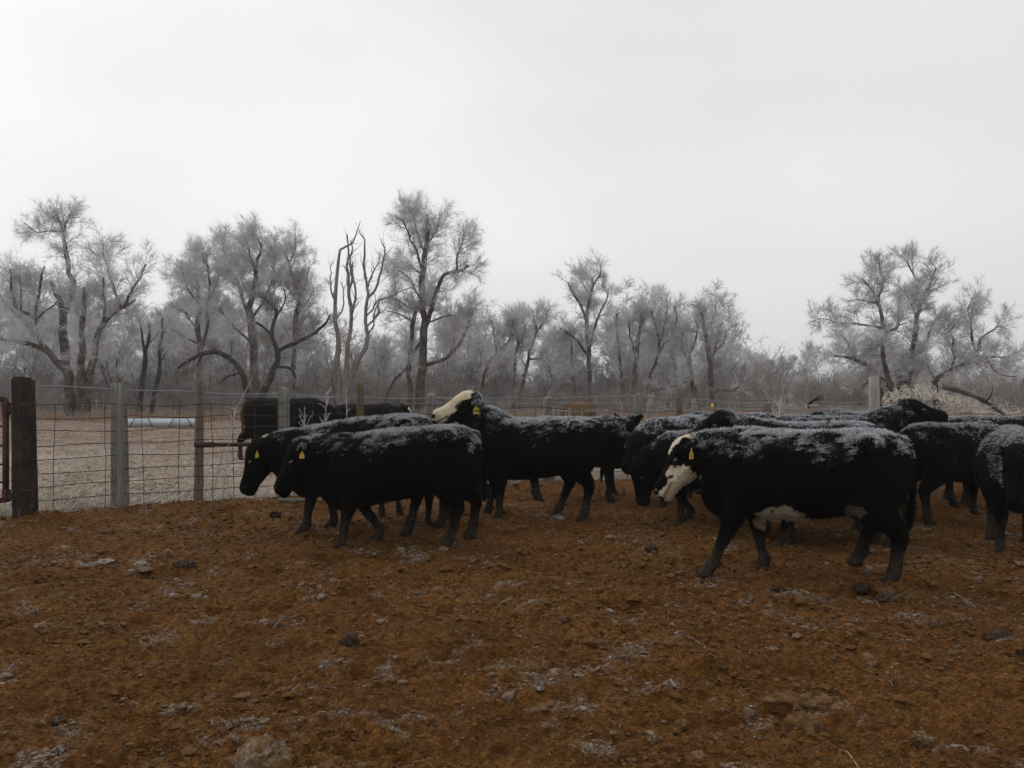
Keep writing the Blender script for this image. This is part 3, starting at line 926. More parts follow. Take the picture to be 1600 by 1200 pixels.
def grow(rng, Pb, Tb, Lb, K, mixT, mixS, mixU, wob, curl):
    """child branches from base points Pb along tangents Tb: polylines (N,K,3)"""
    N = len(Pb)
    r = rng.normal(size=(N, 3))
    r -= Tb * np.sum(r * Tb, 1, keepdims=True)
    r /= np.linalg.norm(r, axis=1, keepdims=True) + 1e-9
    d = Tb * mixT + r * mixS + np.array((0, 0, mixU))
    d /= np.linalg.norm(d, axis=1, keepdims=True) + 1e-9
    pts = [Pb]
    st = (Lb / (K - 1))[:, None]
    for k in range(1, K):
        pts.append(pts[-1] + d * st)
        d = d + rng.normal(size=(N, 3)) * wob + np.array((0, 0, curl))
        d /= np.linalg.norm(d, axis=1, keepdims=True) + 1e-9
    return np.stack(pts, 1)

def sample_on(rng, PL, R, n_each, t0, t1):
    """random points on polylines PL (N,K,3), n_each (N,) per line"""
    N, K, _ = PL.shape
    idx = np.repeat(np.arange(N), n_each)
    t = rng.uniform(t0, t1, len(idx)) * (K - 1)
    i = np.minimum(np.floor(t).astype(int), K - 2)
    f = (t - i)[:, None]
    A, B = PL[idx, i], PL[idx, i + 1]
    T = B - A
    T /= np.linalg.norm(T, axis=1, keepdims=True) + 1e-9
    return A + (B - A) * f, T, R[idx, i] * (1 - f[:, 0]) + R[idx, i + 1] * f[:, 0], t / (K - 1), idx

def crown_mesh(rng, PL, R, LEN, name, dens=1.0, tw=1.0, up=.5, t0=.35, l1=(.9, 2.4), mats=None, w3=.0075, n2=11.5, n3=6, startz=2.0, spread=.85):
    """three generations of frosted branches over the limbs"""
    n1 = np.maximum(1, np.round(LEN * 5.6 * dens)).astype(int)
    B, T, r0, t, idx = sample_on(rng, PL, R, n1, t0, 1.0)
    k = (B[:, 2] > startz + rng.uniform(-.6, .6, len(B))) & (r0 < .22)
    B, T, r0, t = B[k], T[k], r0[k], t[k]
    L1 = rng.uniform(l1[0], l1[1], len(B)) * tw * (1.0 - .38 * t) * np.where(rng.random(len(B)) < .4, .5, 1)
    P1 = grow(rng, B, T, L1, 5, .60, spread, up * .62, .13, .02)
    R1 = np.clip(r0 * .45, .010, .028)[:, None] * np.linspace(1, .35, 5)[None]
    m2 = rng.poisson(n2 * L1 / 1.6 * dens ** .3) + 1
    B2, T2, r2, t2, _ = sample_on(rng, P1, R1, m2, .12, 1.0)
    L2 = rng.uniform(.35, .95, len(B2)) * tw * (1.1 - .4 * t2)
    P2 = grow(rng, B2, T2, L2, 3, .8, .75, up * .22, .16, .0)
    R2 = np.full(len(B2), w3 * 1.25)[:, None] * np.linspace(1, .6, 3)[None]
    m3 = rng.poisson(n3 * 1.6, len(B2)) + 1
    B3, T3, r3, t3, _ = sample_on(rng, P2, R2, m3, .1, 1.0)
    L3 = rng.uniform(.22, .68, len(B3)) * tw
    P3 = grow(rng, B3, T3, L3, 2, .9, .68, .03, 0, 0)
    mb = MB()
    mb.add(*tubes(P1, R1, 4))
    mb.add(*tubes(P2, R2, 3))
    sd = np.cross(P3[:, 1] - P3[:, 0], rng.normal(size=(len(P3), 3)))
    sd /= np.linalg.norm(sd, axis=1, keepdims=True) + 1e-9
    mb.add(*blades(P3[:, 0], P3[:, 1], np.full(len(P3), w3 * 1.15), sd))
    return mb.mesh(name, mats or [TWIG], False)

def hero_tree(label, Y, limbs, bare=(), seed=0, dens=1.0, tw=1.0, bark=None, twig=None, depth=.55, name='bare_tree', wob=.012, group='frosted trees behind the fence', crown=True, up=.5, w3=.0062, t0=.16, startz=2.0, l1=(1.0, 2.3), n3=7):
    """limbs: polylines of (photo x, photo y, photo width); traced limbs get their own spread in depth"""
    rng = np.random.default_rng(500 + seed)
    done = []      # (px, py, depth)
    PLs, Rs, ln, bareflag = [], [], [], []
    K = 18
    gy = HOR + CH * FPX / Y
    base = None
    for li, lb in enumerate(limbs):
        lb = [tuple(map(float, p)) for p in lb]
        root = lb[0][1] > 598
        if root:
            dx = lb[0][0] - lb[1][0]
            lb = [(lb[0][0] + dx * .25, gy + 3, lb[0][2] * 1.45)] + lb
            if base is None: base = (lb[0][0], Y)
        a = catmull(lb, K)
        if lb[-1][2] <= 1.8 and crown:
            a = catmull(lb, 60)[:50]; a = a[np.round(np.linspace(0, 49, K)).astype(int)]
        a[:, 2] = np.maximum(a[:, 2], .8)
        plen = np.concatenate([[0], np.cumsum(np.hypot(*np.diff(a[:, :2], axis=0).T))])
        if root or not done:
            d0 = rng.uniform(-.35, .35)
        else:
            q = np.array(done); i = np.argmin(np.hypot(q[:, 0] - a[0, 0], q[:, 1] - a[0, 1])); d0 = q[i, 2]
        slope = rng.choice([-1, 1]) * rng.uniform(.25, 1.0) * depth * (.35 if root else 1.0)
        bend = rng.uniform(-.4, .4) * depth
        tt = plen / plen[-1]
        dep = d0 + plen / FPX * Y * slope * (.55 + .45 * tt) + np.sin(tt * 3.1) * bend * plen[-1] / FPX * Y * .25
        w = (fbm(np.stack([plen * .06 + li * 9, plen * 0 + seed, plen * 0], -1), 3, seed) - .5)
        amp = wob * Y
        X = np.stack([P(a[k, 0], a[k, 1], Y) for k in range(K)])
        # keep the same picture position while moving in depth
        f = (Y + dep) / Y
        X = np.stack([X[:, 0] * f, Y + dep, CH + (X[:, 2] - CH) * f], -1)
        X[:, 0] += w * amp * .6 * np.minimum(1, plen / 12)
        R = a[:, 2] / FPX * Y * (.5 if crown else .43)
        if not root and PLs:
            # spring from the parent limb, not from beside it
            best = None
            for j, (Q, RR) in enumerate(zip(PLs, Rs)):
                D = np.concatenate([Q[:-1] + (Q[1:] - Q[:-1]) * f_ for f_ in np.linspace(0, 1, 6)])
                dd = np.hypot(D[:, 0] - X[0, 0], D[:, 2] - X[0, 2])
                i = np.argmin(dd)
                if best is None or dd[i] < best[0]: best = (dd[i], D[i])
            X = X + (best[1] - X[0]) * ((1 - tt) ** 1.5)[:, None]
        done += [(a[k, 0], a[k, 1], dep[k]) for k in range(K)]
        PLs.append(X); Rs.append(R); ln.append(np.linalg.norm(np.diff(X, axis=0), axis=1).sum()); bareflag.append(li in bare)
    PLs, Rs, ln = np.array(PLs), np.array(Rs), np.array(ln)
    bx = (base[0] - 800) / FPX * Y if base else PLs[0][0][0]
    org = np.array((bx, Y, 0.0))
    root = thing(name, label, 'tree', org, 0, group)
    R2 = Rs * (1 + .16 * (fbm(np.stack([np.arange(Rs.size) * .6, np.zeros(Rs.size), np.zeros(Rs.size)], -1), 2, seed).reshape(Rs.shape) - .5) * 2)
    mb = MB()
    mb.add(*tubes(PLs - org, R2, 8, True))
    if not crown:
        # short broken side stubs
        B, T, r0, t, _ = sample_on(rng, PLs - org, Rs, np.full(len(PLs), 14), .25, .98)
        Ps = grow(rng, B, T, rng.uniform(.2, 1.2, len(B)), 4, .8, .7, .35, .3, .08)
        mb.add(*tubes(Ps, np.clip(r0 * .35, .008, .03)[:, None] * np.linspace(1, .4, 4)[None], 4))
    obj('trunk', mb.mesh('tree_trunk', [bark or BARK], True), root)
    if crown:
        k = ~np.array(bareflag)
        obj('crown', crown_mesh(rng, (PLs - org)[k], Rs[k], ln[k], 'tree_crown', dens, tw, up, t0, mats=[twig or TWIG], w3=w3, startz=startz, l1=l1, n3=n3), root)
    return root

hero_tree('gnarled many-trunked frosted tree at the far left, topped by a round tuft', 45, [
  [(112,634,17),(107,595,16),(100,550,13),(98,487,10.5)],
  [(98,489,9.5),(103,482,9),(114,450,8),(108,424,7.5),(103,385,7),(99,364,5)],
  [(99,366,4),(92,345,3),(84,320,1.2)], [(99,366,4),(106,346,2.5),(116,322,1)], [(97,362,3.4),(75,361,2.4),(54,361,2),(23,330,.8)],
  [(98,488,9),(90,460,8),(80,440,5)],
  [(105,582,11),(70,547,8),(36,535,7),(0,529,5),(-40,512,3)],
  [(88,562,9),(66,535,8),(45,508,7),(12,478,5),(-6,450,3)],
  [(66,530,7),(56,496,6),(30,481,5),(20,460,4),(15,420,2)],
  [(57,492,4),(60,466,4),(65,436,3),(75,396,1.2)],
  [(36,484,3),(34,450,2.4),(30,405,1)],
  [(126,634,14),(126,580,11),(129,511,8),(132,455,4),(130,420,1.5)],
  [(134,634,13),(144,565,11),(159,508,9),(174,490,7),(195,478,5)],
  [(195,479,4.5),(201,460,4),(222,427,3.5),(233,400,1.8)], [(195,478,4),(205,472,3),(213,464,1.5)],
  [(188,477,4),(174,436,3),(163,397,2),(160,362,1)],
  [(159,508,6),(162,460,4),(158,420,1.5)], [(129,513,4),(118,480,3),(116,450,1.5)], [(60,500,3),(90,470,2),(100,440,1)],
 ], bare=(0,5,14), seed=1, dens=1.05)
hero_tree('low dead stump-topped tree with snapped dark uprights, second from the left', 50, [
  [(220,634,9),(225,568,7),(231,520,4.5),(234,506,3)], [(240,634,8),(250,559,5.5),(255,497,3.5)],
  [(231,538,2.5),(242,527,2),(250,512,1.2)], [(254,527,2.2),(262,508,1.5),(266,496,1)], [(222,560,4),(220,508,3),(214,488,1.6)], [(250,565,2),(265,545,1.4),(285,538,1)], [(212,610,4),(200,570,2.5),(205,530,1)],
 ], bare=(0,1), seed=2, dens=.9, bark=BARK_DARK)
hero_tree('slender two-stemmed frosted tree behind the third fence post', 56, [
  [(311,620,9),(311,533,8),(308,469,7),(307,437,5.5),(303,413,4),(307,384,2.2),(306,345,1)],
  [(313,550,6),(323,507,5),(327,448,4),(320,405,2),(312,375,1)],
  [(301,530,3),(289,491,2),(261,475,1)], [(305,450,3),(285,440,2),(264,425,1)], [(309,475,3),(290,445,2),(284,415,1)], [(325,470,3),(340,440,2),(342,400,1)], [(300,540,3),(275,520,2),(255,505,1)],
 ], seed=3, dens=1.25)
hero_tree('broad frosted tree with an arching top, tallest mass left of the pale snag', 53, [
  [(400,613,14),(397,547,12),(391,493,10),(397,440,7),(397,419,6)],
  [(397,421,4.5),(405,400,4),(405,381,3),(394,370,1.5),(375,352,1)], [(397,421,4),(384,400,3.5),(365,396,2.5),(345,404,1.5)],
  [(380,520,6),(371,448,5),(357,421,4),(349,380,2),(346,352,1)], [(398,430,3),(388,390,2),(378,352,1)], [(392,500,4),(420,450,3),(428,410,2),(430,365,1)], [(388,540,4),(355,500,3),(335,470,1.4)], [(397,470,3),(380,440,2),(372,405,1)],
 ], seed=4, dens=1.35)
hero_tree('dark crooked tree whose lowest limb arches down to the left over the grass', 43, [
  [(388,613,9),(376,579,8.5),(355,557,8),(333,549,9),(309,557,7),(288,568,5),(269,580,3),(255,592,1.5)],
  [(411,613,11),(427,581,10),(435,547,8.5),(424,523,7.5),(432,491,6),(424,477,5),(405,461,3)],
  [(437,548,7),(469,533,6),(496,517,5),(518,492,2.5)], [(424,524,4.5),(412,512,4),(398,503,2.5)], [(431,575,4.5),(451,576,4),(461,592,2.5)], [(318,556,3),(310,572,3),(297,582,2)], [(430,500,3),(445,470,2),(440,440,1)], [(376,582,4),(352,590,3),(338,606,1.5)],
 ], bare=(4,), seed=5, dens=.75, bark=BARK_DARK, twig=TWIG_DARK, tw=.9)
hero_tree('upright frosted tree with a leaning crown just left of the pale snag', 57, [
  [(459,612,8),(461,507,7),(467,467,5.5),(461,440,5),(451,411,4),(443,389,2.5),(438,350,1)],
  [(458,472,4),(443,448,3),(427,421,3),(429,387,2),(430,350,1)], [(466,470,3),(478,440,2.4),(482,405,1)], [(462,500,3),(482,470,2),(496,440,1)], [(460,540,3),(480,510,2),(502,485,1)], [(452,412,2.5),(462,385,2),(462,355,1)],
 ], seed=6, dens=1.3)
hero_tree('pale barkless dead snag with many bare upright stems', 46, [
  [(530,634,14),(528,550,10),(525,490,7),(528,400,5),(548,379,3),(560,345,1)],
  [(538,610,10),(545,520,7),(546,460,6),(542,406,4),(539,366,2)], [(546,455,5),(549,420,4),(549,376,2)],
  [(540,618,13),(560,565,10),(573,520,7),(573,466,5),(569,412,4),(567,379,3),(561,356,1)],
  [(559,520,5),(558,490,4.5),(556,450,4),(550,408,1.8)], [(573,468,4.5),(590,439,4),(601,400,3),(596,373,1.2)], [(574,450,3.5),(590,418,2.2),(594,396,1)],
  [(572,498,3.5),(590,474,3),(614,460,2),(646,448,1)], [(524,485,3.5),(515,447,2.6),(521,408,1)], [(562,516,4),(584,490,3),(594,466,1.5)], [(512,616,5),(518,580,5),(526,548,4)], [(530,500,3),(541,470,2.4),(535,440,1.2)],
  [(570,540,4),(580,510,3),(590,470,1.2)], [(568,400,2.5),(575,440,2),(580,420,1)],
 ], seed=7, crown=False, bark=BARK_PALE, name='dead_tree', depth=.4, wob=.02)
hero_tree('tallest frosted tree, straight central trunk with a limb stepping out to the right', 48, [
  [(655,637,14),(660,565,12),(663,505,10.5),(659,460,10),(663,400,8.5),(666,364,6),(663,320,2.5),(662,300,1)],
  [(641,634,8),(639,574,7),(644,499,6.5),(652,478,6)], [(605,612,4),(632,577,4.5),(656,535,5)],
  [(665,516,8),(677,475,6.5),(692,433,6),(722,421,4),(741,398,1.5)], [(713,423,3.5),(716,394,3),(725,370,1.8),(724,335,1)],
  [(667,572,7),(704,556,5.5),(731,514,4),(734,484,3),(741,440,1.2)], [(671,507,3),(704,493,2),(730,505,1.2)],
  [(661,422,4.5),(642,372,3),(616,328,1.2)], [(652,487,3),(629,472,2.4),(603,458,1)], [(660,428,3),(632,410,2),(610,400,1)], [(667,380,3),(682,355,2),(690,325,1)], [(660,470,3),(635,430,2),(612,420,1)], [(664,395,3),(648,350,2),(640,312,1)],
  [(704,556,3),(712,515,2.4),(716,470,1)], [(646,505,3),(620,490,2),(598,485,1)],
 ], bare=(2,), seed=8, dens=1.15)
hero_tree('thin leaning frosted tree just right of the tallest tree', 56, [
  [(750,622,6),(760,575,5),(780,548,4),(795,530,3),(799,495,1.5),(790,465,1)], [(802,622,5),(805,555,4.4),(810,529,3.4),(800,500,2.4),(787,462,1)], [(775,552,3),(770,520,2),(764,490,1)], [(806,545,2.5),(818,515,1.8),(815,490,1)],
 ], seed=9, dens=1.15)
hero_tree('small frosted tree with one bough arching to the right, left of the tall spire-topped tree', 58, [
  [(815,620,6),(822,571,5),(837,523,3.6),(834,496,2),(828,480,1)], [(829,562,3),(850,565,2.5),(870,602,1.4)], [(836,525,2.5),(850,500,1.8),(856,480,1)], [(822,575,2),(812,545,1.5),(814,510,1)],
 ], seed=10, dens=1.15)
hero_tree('tall spire-topped frosted tree in the centre of the wood', 60, [
  [(922,622,8),(920,542,6.5),(917,490,6),(925,441,4),(925,400,1)], [(917,502,4.4),(905,475,4),(893,457,3),(884,425,1.2)], [(932,560,4.5),(932,542,4.5),(935,500,4),(948,464,2),(950,440,1)],
  [(916,558,4.4),(896,529,3.4),(863,506,1.5)], [(899,622,4.5),(896,580,4),(891,530,2),(892,500,1)], [(920,470,3),(910,440,2),(905,415,1)], [(926,445,2.5),(938,425,2),(940,405,1)], [(895,528,2.5),(872,520,2),(858,540,1)],
 ], seed=11, dens=1.15)
hero_tree('dense frosted tree clump with brownish stems right of the spire-topped tree', 57, [
  [(977,632,9),(970,575,5),(967,540,4),(964,496,3),(974,460,1.2)], [(990,615,9),(997,542,6.4),(1003,490,4),(1010,435,1.2)], [(995,560,4),(985,520,3),(978,485,1.2)],
  [(1010,615,6),(1023,568,5),(1032,535,4.2),(1020,490,3),(1020,440,1.2)], [(1029,555,4),(1055,513,3),(1052,460,1)], [(1000,520,3),(1012,480,2),(1025,450,1)], [(1030,540,3),(1040,500,2),(1040,455,1)],
 ], seed=12, dens=1.15)
hero_tree('dark-trunked frosted tree at the right end of the wood with a low bough reaching right', 55, [
  [(1114,632,10),(1110,555,7.4),(1097,496,4.4),(1091,458,1.4)], [(1116,562,4.4),(1124,530,3.5),(1130,490,1.6)], [(1091,622,5),(1078,571,4.6),(1091,516,3),(1082,476,1)],
  [(1119,612,4.4),(1143,610,3.4),(1162,596,1.4)], [(1080,600,3),(1058,602,3),(1016,611,2)], [(1104,520,3),(1118,490,2),(1120,465,1)], [(1076,575,3),(1066,540,2),(1070,500,1)], [(1108,560,3),(1130,535,2),(1136,505,1)],
 ], seed=13, dens=1.15)
hero_tree('slim cone-shaped tree fading into the mist between the wood and the big right tree', 170, [
  [(1222,622,4),(1222,580,2.4),(1222,540,1)], [(1222,590,1.6),(1210,575,1),(1200,560,.8)], [(1222,585,1.6),(1234,570,1),(1243,556,.8)], [(1222,605,1.6),(1206,592,1),(1195,584,.8)], [(1222,600,1.6),(1238,588,1),(1250,580,.8)],
 ], seed=14, dens=1.6, w3=.02)
hero_tree('wide spreading frosted tree standing alone on the right behind the weed heap', 36, [
  [(1418,608,17),(1412,600,13),(1408,596,11)],
  [(1392,606,9),(1380,590,8.5),(1361,575,7),(1340,563,6),(1322,558,4),(1298,554,2.2),(1270,538,1)],
  [(1389,607,8),(1382,570,7),(1380,537,5)],
  [(1408,607,10),(1401,577,8.8),(1392,544,7.6),(1387,521,7),(1371,472,5),(1357,449,4),(1338,430,3),(1303,428,1.2)],
  [(1377,478,4.4),(1380,437,3),(1371,411,2),(1366,388,1)], [(1391,519,4.8),(1408,507,4),(1403,476,2.5),(1410,452,1)], [(1383,530,4.4),(1366,544,3.4),(1350,556,1.4)],
  [(1384,512,3.4),(1333,505,2.6),(1310,505,2.2),(1287,498,1.6),(1256,502,1)],
  [(1417,607,10.5),(1424,570,9.4),(1427,535,8),(1434,488,6.4),(1438,472,6),(1431,430,3.6),(1427,395,1.4)],
  [(1439,473,4.4),(1457,437,2.8),(1469,408,1)], [(1425,564,6.4),(1443,540,5.2),(1455,514,4),(1483,475,1.4)],
  [(1464,606,9),(1464,593,8.6),(1487,577,8),(1515,565,7),(1527,547,5.5),(1536,523,4),(1548,490,1.6)],
  [(1524,558,4.4),(1553,558,3.2),(1571,558,2.2),(1604,550,1)], [(1541,560,2.6),(1560,584,2),(1602,590,1)], [(1521,548,4),(1513,500,3),(1515,477,1.8),(1521,450,1)], [(1487,577,4.2),(1490,535,3.2),(1478,492,1.4)],
  [(1452,590,4),(1450,575,3),(1444,562,2)], [(1375,600,4),(1366,590,4),(1345,604,2)], [(1371,474,3),(1350,470,2.4),(1330,466,1)], [(1338,563,3),(1320,530,2),(1305,515,1)], [(1436,500,3),(1420,470,2),(1410,440,1)], [(1537,524,3),(1560,510,2),(1578,515,1)], [(1432,440,3),(1418,410,2),(1412,398,1)], [(1455,515,3),(1480,520,2),(1500,495,1)],
 ], bare=(0,), seed=15, dens=1.75, tw=.72, w3=.0058, group='frosted trees behind the fence', up=.38)

# ---- background wood: slighter trees seen between the large ones, and the thicket at their feet
def generic_tree(seed, H=9.0, stems=3, dens=1.0, tw=1.0, w3=.013):
    rng = np.random.default_rng(900 + seed)
    lines, rad = [], []
    for s in range(stems):
        a = rng.uniform(0, 6.28); lean = rng.uniform(.02, .28)
        d = np.array((math.cos(a) * lean, math.sin(a) * lean, 1.0))
        p = np.array((math.cos(a) * .2, math.sin(a) * .2, -.1)); pts = [p]
        h = H * rng.uniform(.7, 1.0)
        for k in range(9):
            d = d + rng.normal(size=3) * np.array((.13, .13, .02)); d /= np.linalg.norm(d)
            pts.append(pts[-1] + d * h / 9)
        lines.append(np.array(pts)); rad.append(np.linspace(.016 * H, .012, 10) * rng.uniform(.7, 1.0))
    PL, R = np.array(lines), np.array(rad)
    B, T, r0, t, _ = sample_on(rng, PL, R, np.full(len(PL), 7), .3, .9)
    P1 = grow(rng, B, T, rng.uniform(.18, .36, len(B)) * H, 10, .6, .75, .55, .12, .06)
    R1 = np.clip(r0 * .55, .015, .07)[:, None] * np.linspace(1, .2, 10)[None]
    PL2, R2 = np.concatenate([PL, P1]), np.concatenate([R, R1])
    mb = MB().add(*tubes(PL2, R2, 6))
    tr = mb.mesh('wood_trunk', [BARK], True)
    ln = np.linalg.norm(np.diff(PL2, axis=1), axis=2).sum(1)
    cr = crown_mesh(rng, PL2, R2, ln, 'wood_crown', dens, tw, .5, .3, mats=[TWIG], w3=w3, startz=1.2, n2=7, n3=5)
    return tr, cr
GEN = [generic_tree(i, H, st, d) for i, (H, st, d) in enumerate([(9.5, 3, .42), (8.0, 4, .40), (7.0, 3, .50), (10.5, 2, .5)])]
rng = np.random.default_rng(77)
WOOD = [(-15, 62, 0, 1.05), (28, 66, 1, 1.1), (60, 74, 2, 1.25), (190, 66, 1, 1.05), (160, 78, 0, 1.1), (275, 70, 2, 1.1), (345, 72, 0, 1.15), (300, 86, 1, 1.3), (440, 74, 3, .95), (492, 68, 2, 1.0), (560, 82, 0, .95), (612, 76, 1, .8),
        (690, 70, 2, .95), (738, 64, 0, .9), (770, 84, 3, .8), (868, 80, 1, .85), (905, 72, 2, .95), (955, 78, 3, .95), (1040, 74, 0, .95), (1068, 68, 2, .85), (1152, 92, 1, .8), (1180, 130, 2, 1.0),
        (105, 84, 3, 1.05), (235, 80, 0, 1.0), (325, 64, 2, .9), (375, 82, 1, 1.15), (415, 66, 2, .95), (525, 66, 1, .7), (590, 64, 2, .72), (640, 84, 0, 1.0), (715, 80, 1, .95), (795, 70, 2, .8), (845, 66, 1, .75), (985, 70, 1, .9), (1010, 86, 0, 1.05), (1098, 82, 3, .9), (1130, 74, 2, .8), (1250, 150, 1, 1.2)]
WHERE = ['at the far left edge behind the gnarled trunks', 'between the far-left edge and the gnarled trunks', "rising behind the gnarled tree's tuft", 'just right of the gnarled tree', "behind the gnarled tree's right-hand trunk", 'behind the stump-topped dead tree', 'behind the arching-topped tree', 'behind the two-stemmed tree', 'behind the leaning-crowned tree', 'left of the pale snag', "seen through the pale snag's stems", 'between the pale snag and the tallest tree', "right behind the tallest tree's trunk", 'in the gap right of the tallest tree', "above the white-faced cow's head, deep in the wood", "left of the spire-topped tree's lower boughs", 'right behind the spire-topped tree', 'between the spire-topped tree and the brownish clump', 'behind the brownish-stemmed clump', 'between the brownish clump and the dark-trunked tree', 'fading into mist past the dark-trunked tree', 'faint in the mist left of the cone-shaped tree', 'deep behind the middle of the gnarled tree', 'left of the two-stemmed tree, set well back', 'just right of the two-stemmed tree', 'deep behind the arching limb of the dark crooked tree', 'in the gap under the arching-topped tree', 'low behind the left stems of the pale snag', 'low and bushy just right of the pale snag', 'deep behind the left trunk of the tallest tree', 'behind the right-stepping limb of the tallest tree', 'low, right beside the thin leaning tree', 'low, beside the bough arching to the right', 'low, in front of the brownish clump', 'tall and deep behind the brownish clump', 'deep behind the left stem of the dark-trunked tree', 'low, right beside the dark trunk at the end of the wood', 'faint in the mist right of the cone-shaped tree']
for (px, Y, g, sc), wh in zip(WOOD, WHERE):
    tr, cr = GEN[g]
    root = thing('wood_tree', 'slighter frosted tree ' + wh, 'tree', ((px - 800) / FPX * Y, Y, 0), rng.uniform(0, 6.28), 'slighter trees in the wood')
    root.scale = (sc * 1.1, sc * 1.1, sc * rng.uniform(1.05, 1.28))
    obj('trunk', tr, root); obj('crown', cr, root)

def thicket_mesh(seed, H=4.0, W=4.0, n=34, frost=.5):
    rng = np.random.default_rng(1300 + seed)
    B = np.stack([rng.uniform(-W / 2, W / 2, n), rng.uniform(-1, 1, n), np.full(n, -.1)], -1)
    T = np.tile((0, 0, 1.0), (n, 1))
    L = rng.uniform(.45, 1.0, n) * H
    PL = grow(rng, B, T, L, 7, 1.0, .32, .4, .12, .02)
    R = (L * .0075)[:, None] * np.linspace(1, .25, 7)[None]
    B1, T1, r1, t1, _ = sample_on(rng, PL, R, np.full(n, 8), .12, 1.0)
    P1 = grow(rng, B1, T1, rng.uniform(.5, 1.3, len(B1)) * H / 4, 4, .8, .75, .25, .2, 0)
    R1 = np.full((len(B1), 4), .010) * np.linspace(1, .5, 4)[None]
    B2, T2, _, _, _ = sample_on(rng, P1, R1, np.full(len(B1), 9), .1, 1.0)
    P2 = grow(rng, B2, T2, rng.uniform(.2, .6, len(B2)) * H / 4, 2, .7, .8, .1, 0, 0)
    mb = MB().add(*tubes(PL, R, 4)).add(*tubes(P1, R1, 3)).add(*spikes(P2[:, 0], P2[:, 1], np.full(len(P2), .009), rng))
    return mb.mesh('thicket', [TWIG_DARK], False)
TH = [thicket_mesh(i, H, 5.0, 30) for i, H in enumerate((4.2, 3.4, 5.2, 2.8))]
under = bpy.data.objects.new('undergrowth', None)
COL.objects.link(under); under['kind'] = 'stuff'; under['label'] = 'dense grey frosted thicket filling the wood between the trunks'; under['category'] = 'thicket'
def thicket_row(x0, x1, y0, y1, count, sc0, sc1, seed):
    r = np.random.default_rng(seed)
    for i in range(count):
        px = x0 + (x1 - x0) * (i + r.uniform(.0, 1.0)) / count
        Y = r.uniform(y0, y1)
        o = obj('thicket', TH[int(r.integers(0, 4))], under)
        s = r.uniform(sc0, sc1)
        o.location = ((px - 800) / FPX * Y, Y, 0); o.rotation_euler = (0, 0, r.choice([0, PI]) + r.uniform(-.5, .5)); o.scale = (s * 1.2, s, s)
thicket_row(-60, 1160, 47, 58, 26, .45, .75, 1)
thicket_row(-60, 1160, 60, 75, 34, .8, 1.25, 2)
thicket_row(-60, 1170, 76, 100, 34, 1.0, 1.55, 3)
thicket_row(1120, 1400, 70, 110, 14, .6, 1.1, 4)
thicket_row(1230, 1660, 48, 70, 15, .5, .95, 5)
thicket_row(1000, 1700, 150, 260, 46, 1.6, 2.9, 6)
thicket_row(-100, 1150, 110, 160, 34, 1.4, 2.2, 7)
# ------------------------------------------------------------------ the fence
def wood_mat(name, dark, light, tint=None, tintfac=0.0):
    m = NT(name)
    co = m.coord('Object')
    v = m.mapv(co, (14, 14, .9))
    n = m.noise(2.4, 6, .72, v, .5)
    v2 = m.mapv(co, (60, 60, 2.5))
    n2 = m.noise(1.5, 4, .7, v2)
    c = m.mix(m.ramp(n, [(.30, 0.0), (.70, 1.0)]), dark, light)
    c = m.mix(m.ramp(n2, [(.54, 0.0), (.66, .6)]), c, tuple(x * .25 for x in dark))
    if tint:
        c = m.mix(m.ramp(m.noise(7, 4, .6, co), [(.45, 0.0), (.62, tintfac)]), c, tint)
    m.bump(m.math('SUBTRACT', n, n2), 1.0, .035)
    return m.out(c, .92, spec=.1)
WOOD_GREY = wood_mat('weathered_post_wood', (.15, .14, .12), (.42, .40, .365), (.28, .29, .235), .4)
WOOD_TIE = wood_mat('dark_railroad_tie', (.016, .014, .014), (.060, .050, .045), (.11, .07, .045), .5)
WOOD_BROWN = wood_mat('brown_split_post', (.12, .09, .065), (.38, .31, .24), None)
WOOD_LICHEN = wood_mat('lichened_post', (.08, .07, .05), (.24, .21, .16), (.24, .15, .035), .8)
WOOD_PALE = wood_mat('pale_round_post', (.36, .345, .325), (.58, .56, .53), None)
def rust(name, a, b, frost=0.0):
    m = NT(name)
    n = m.noise(28, 5, .7, m.coord('Object'))
    c = m.mix(m.ramp(n, [(.35, 0.0), (.65, 1.0)]), a, b)
    if frost:
        c = m.mix(frost, c, (.36, .36, .37))
    return m.out(c, .8, .15, spec=.25)
WIRE_RUST = rust('rusty_wire', (.028, .018, .014), (.075, .05, .04))
WIRE_FROST = rust('frosted_wire', (.10, .09, .085), (.20, .19, .18), .65)
PIPE_RUST = rust('rusty_pipe', (.040, .016, .011), (.11, .048, .032))
PIPE_DARK = rust('dark_pipe', (.025, .016, .015), (.070, .045, .040))
PIPE_GREY = rust('grey_frosted_pipe', (.10, .085, .08), (.2, .18, .17), .4)

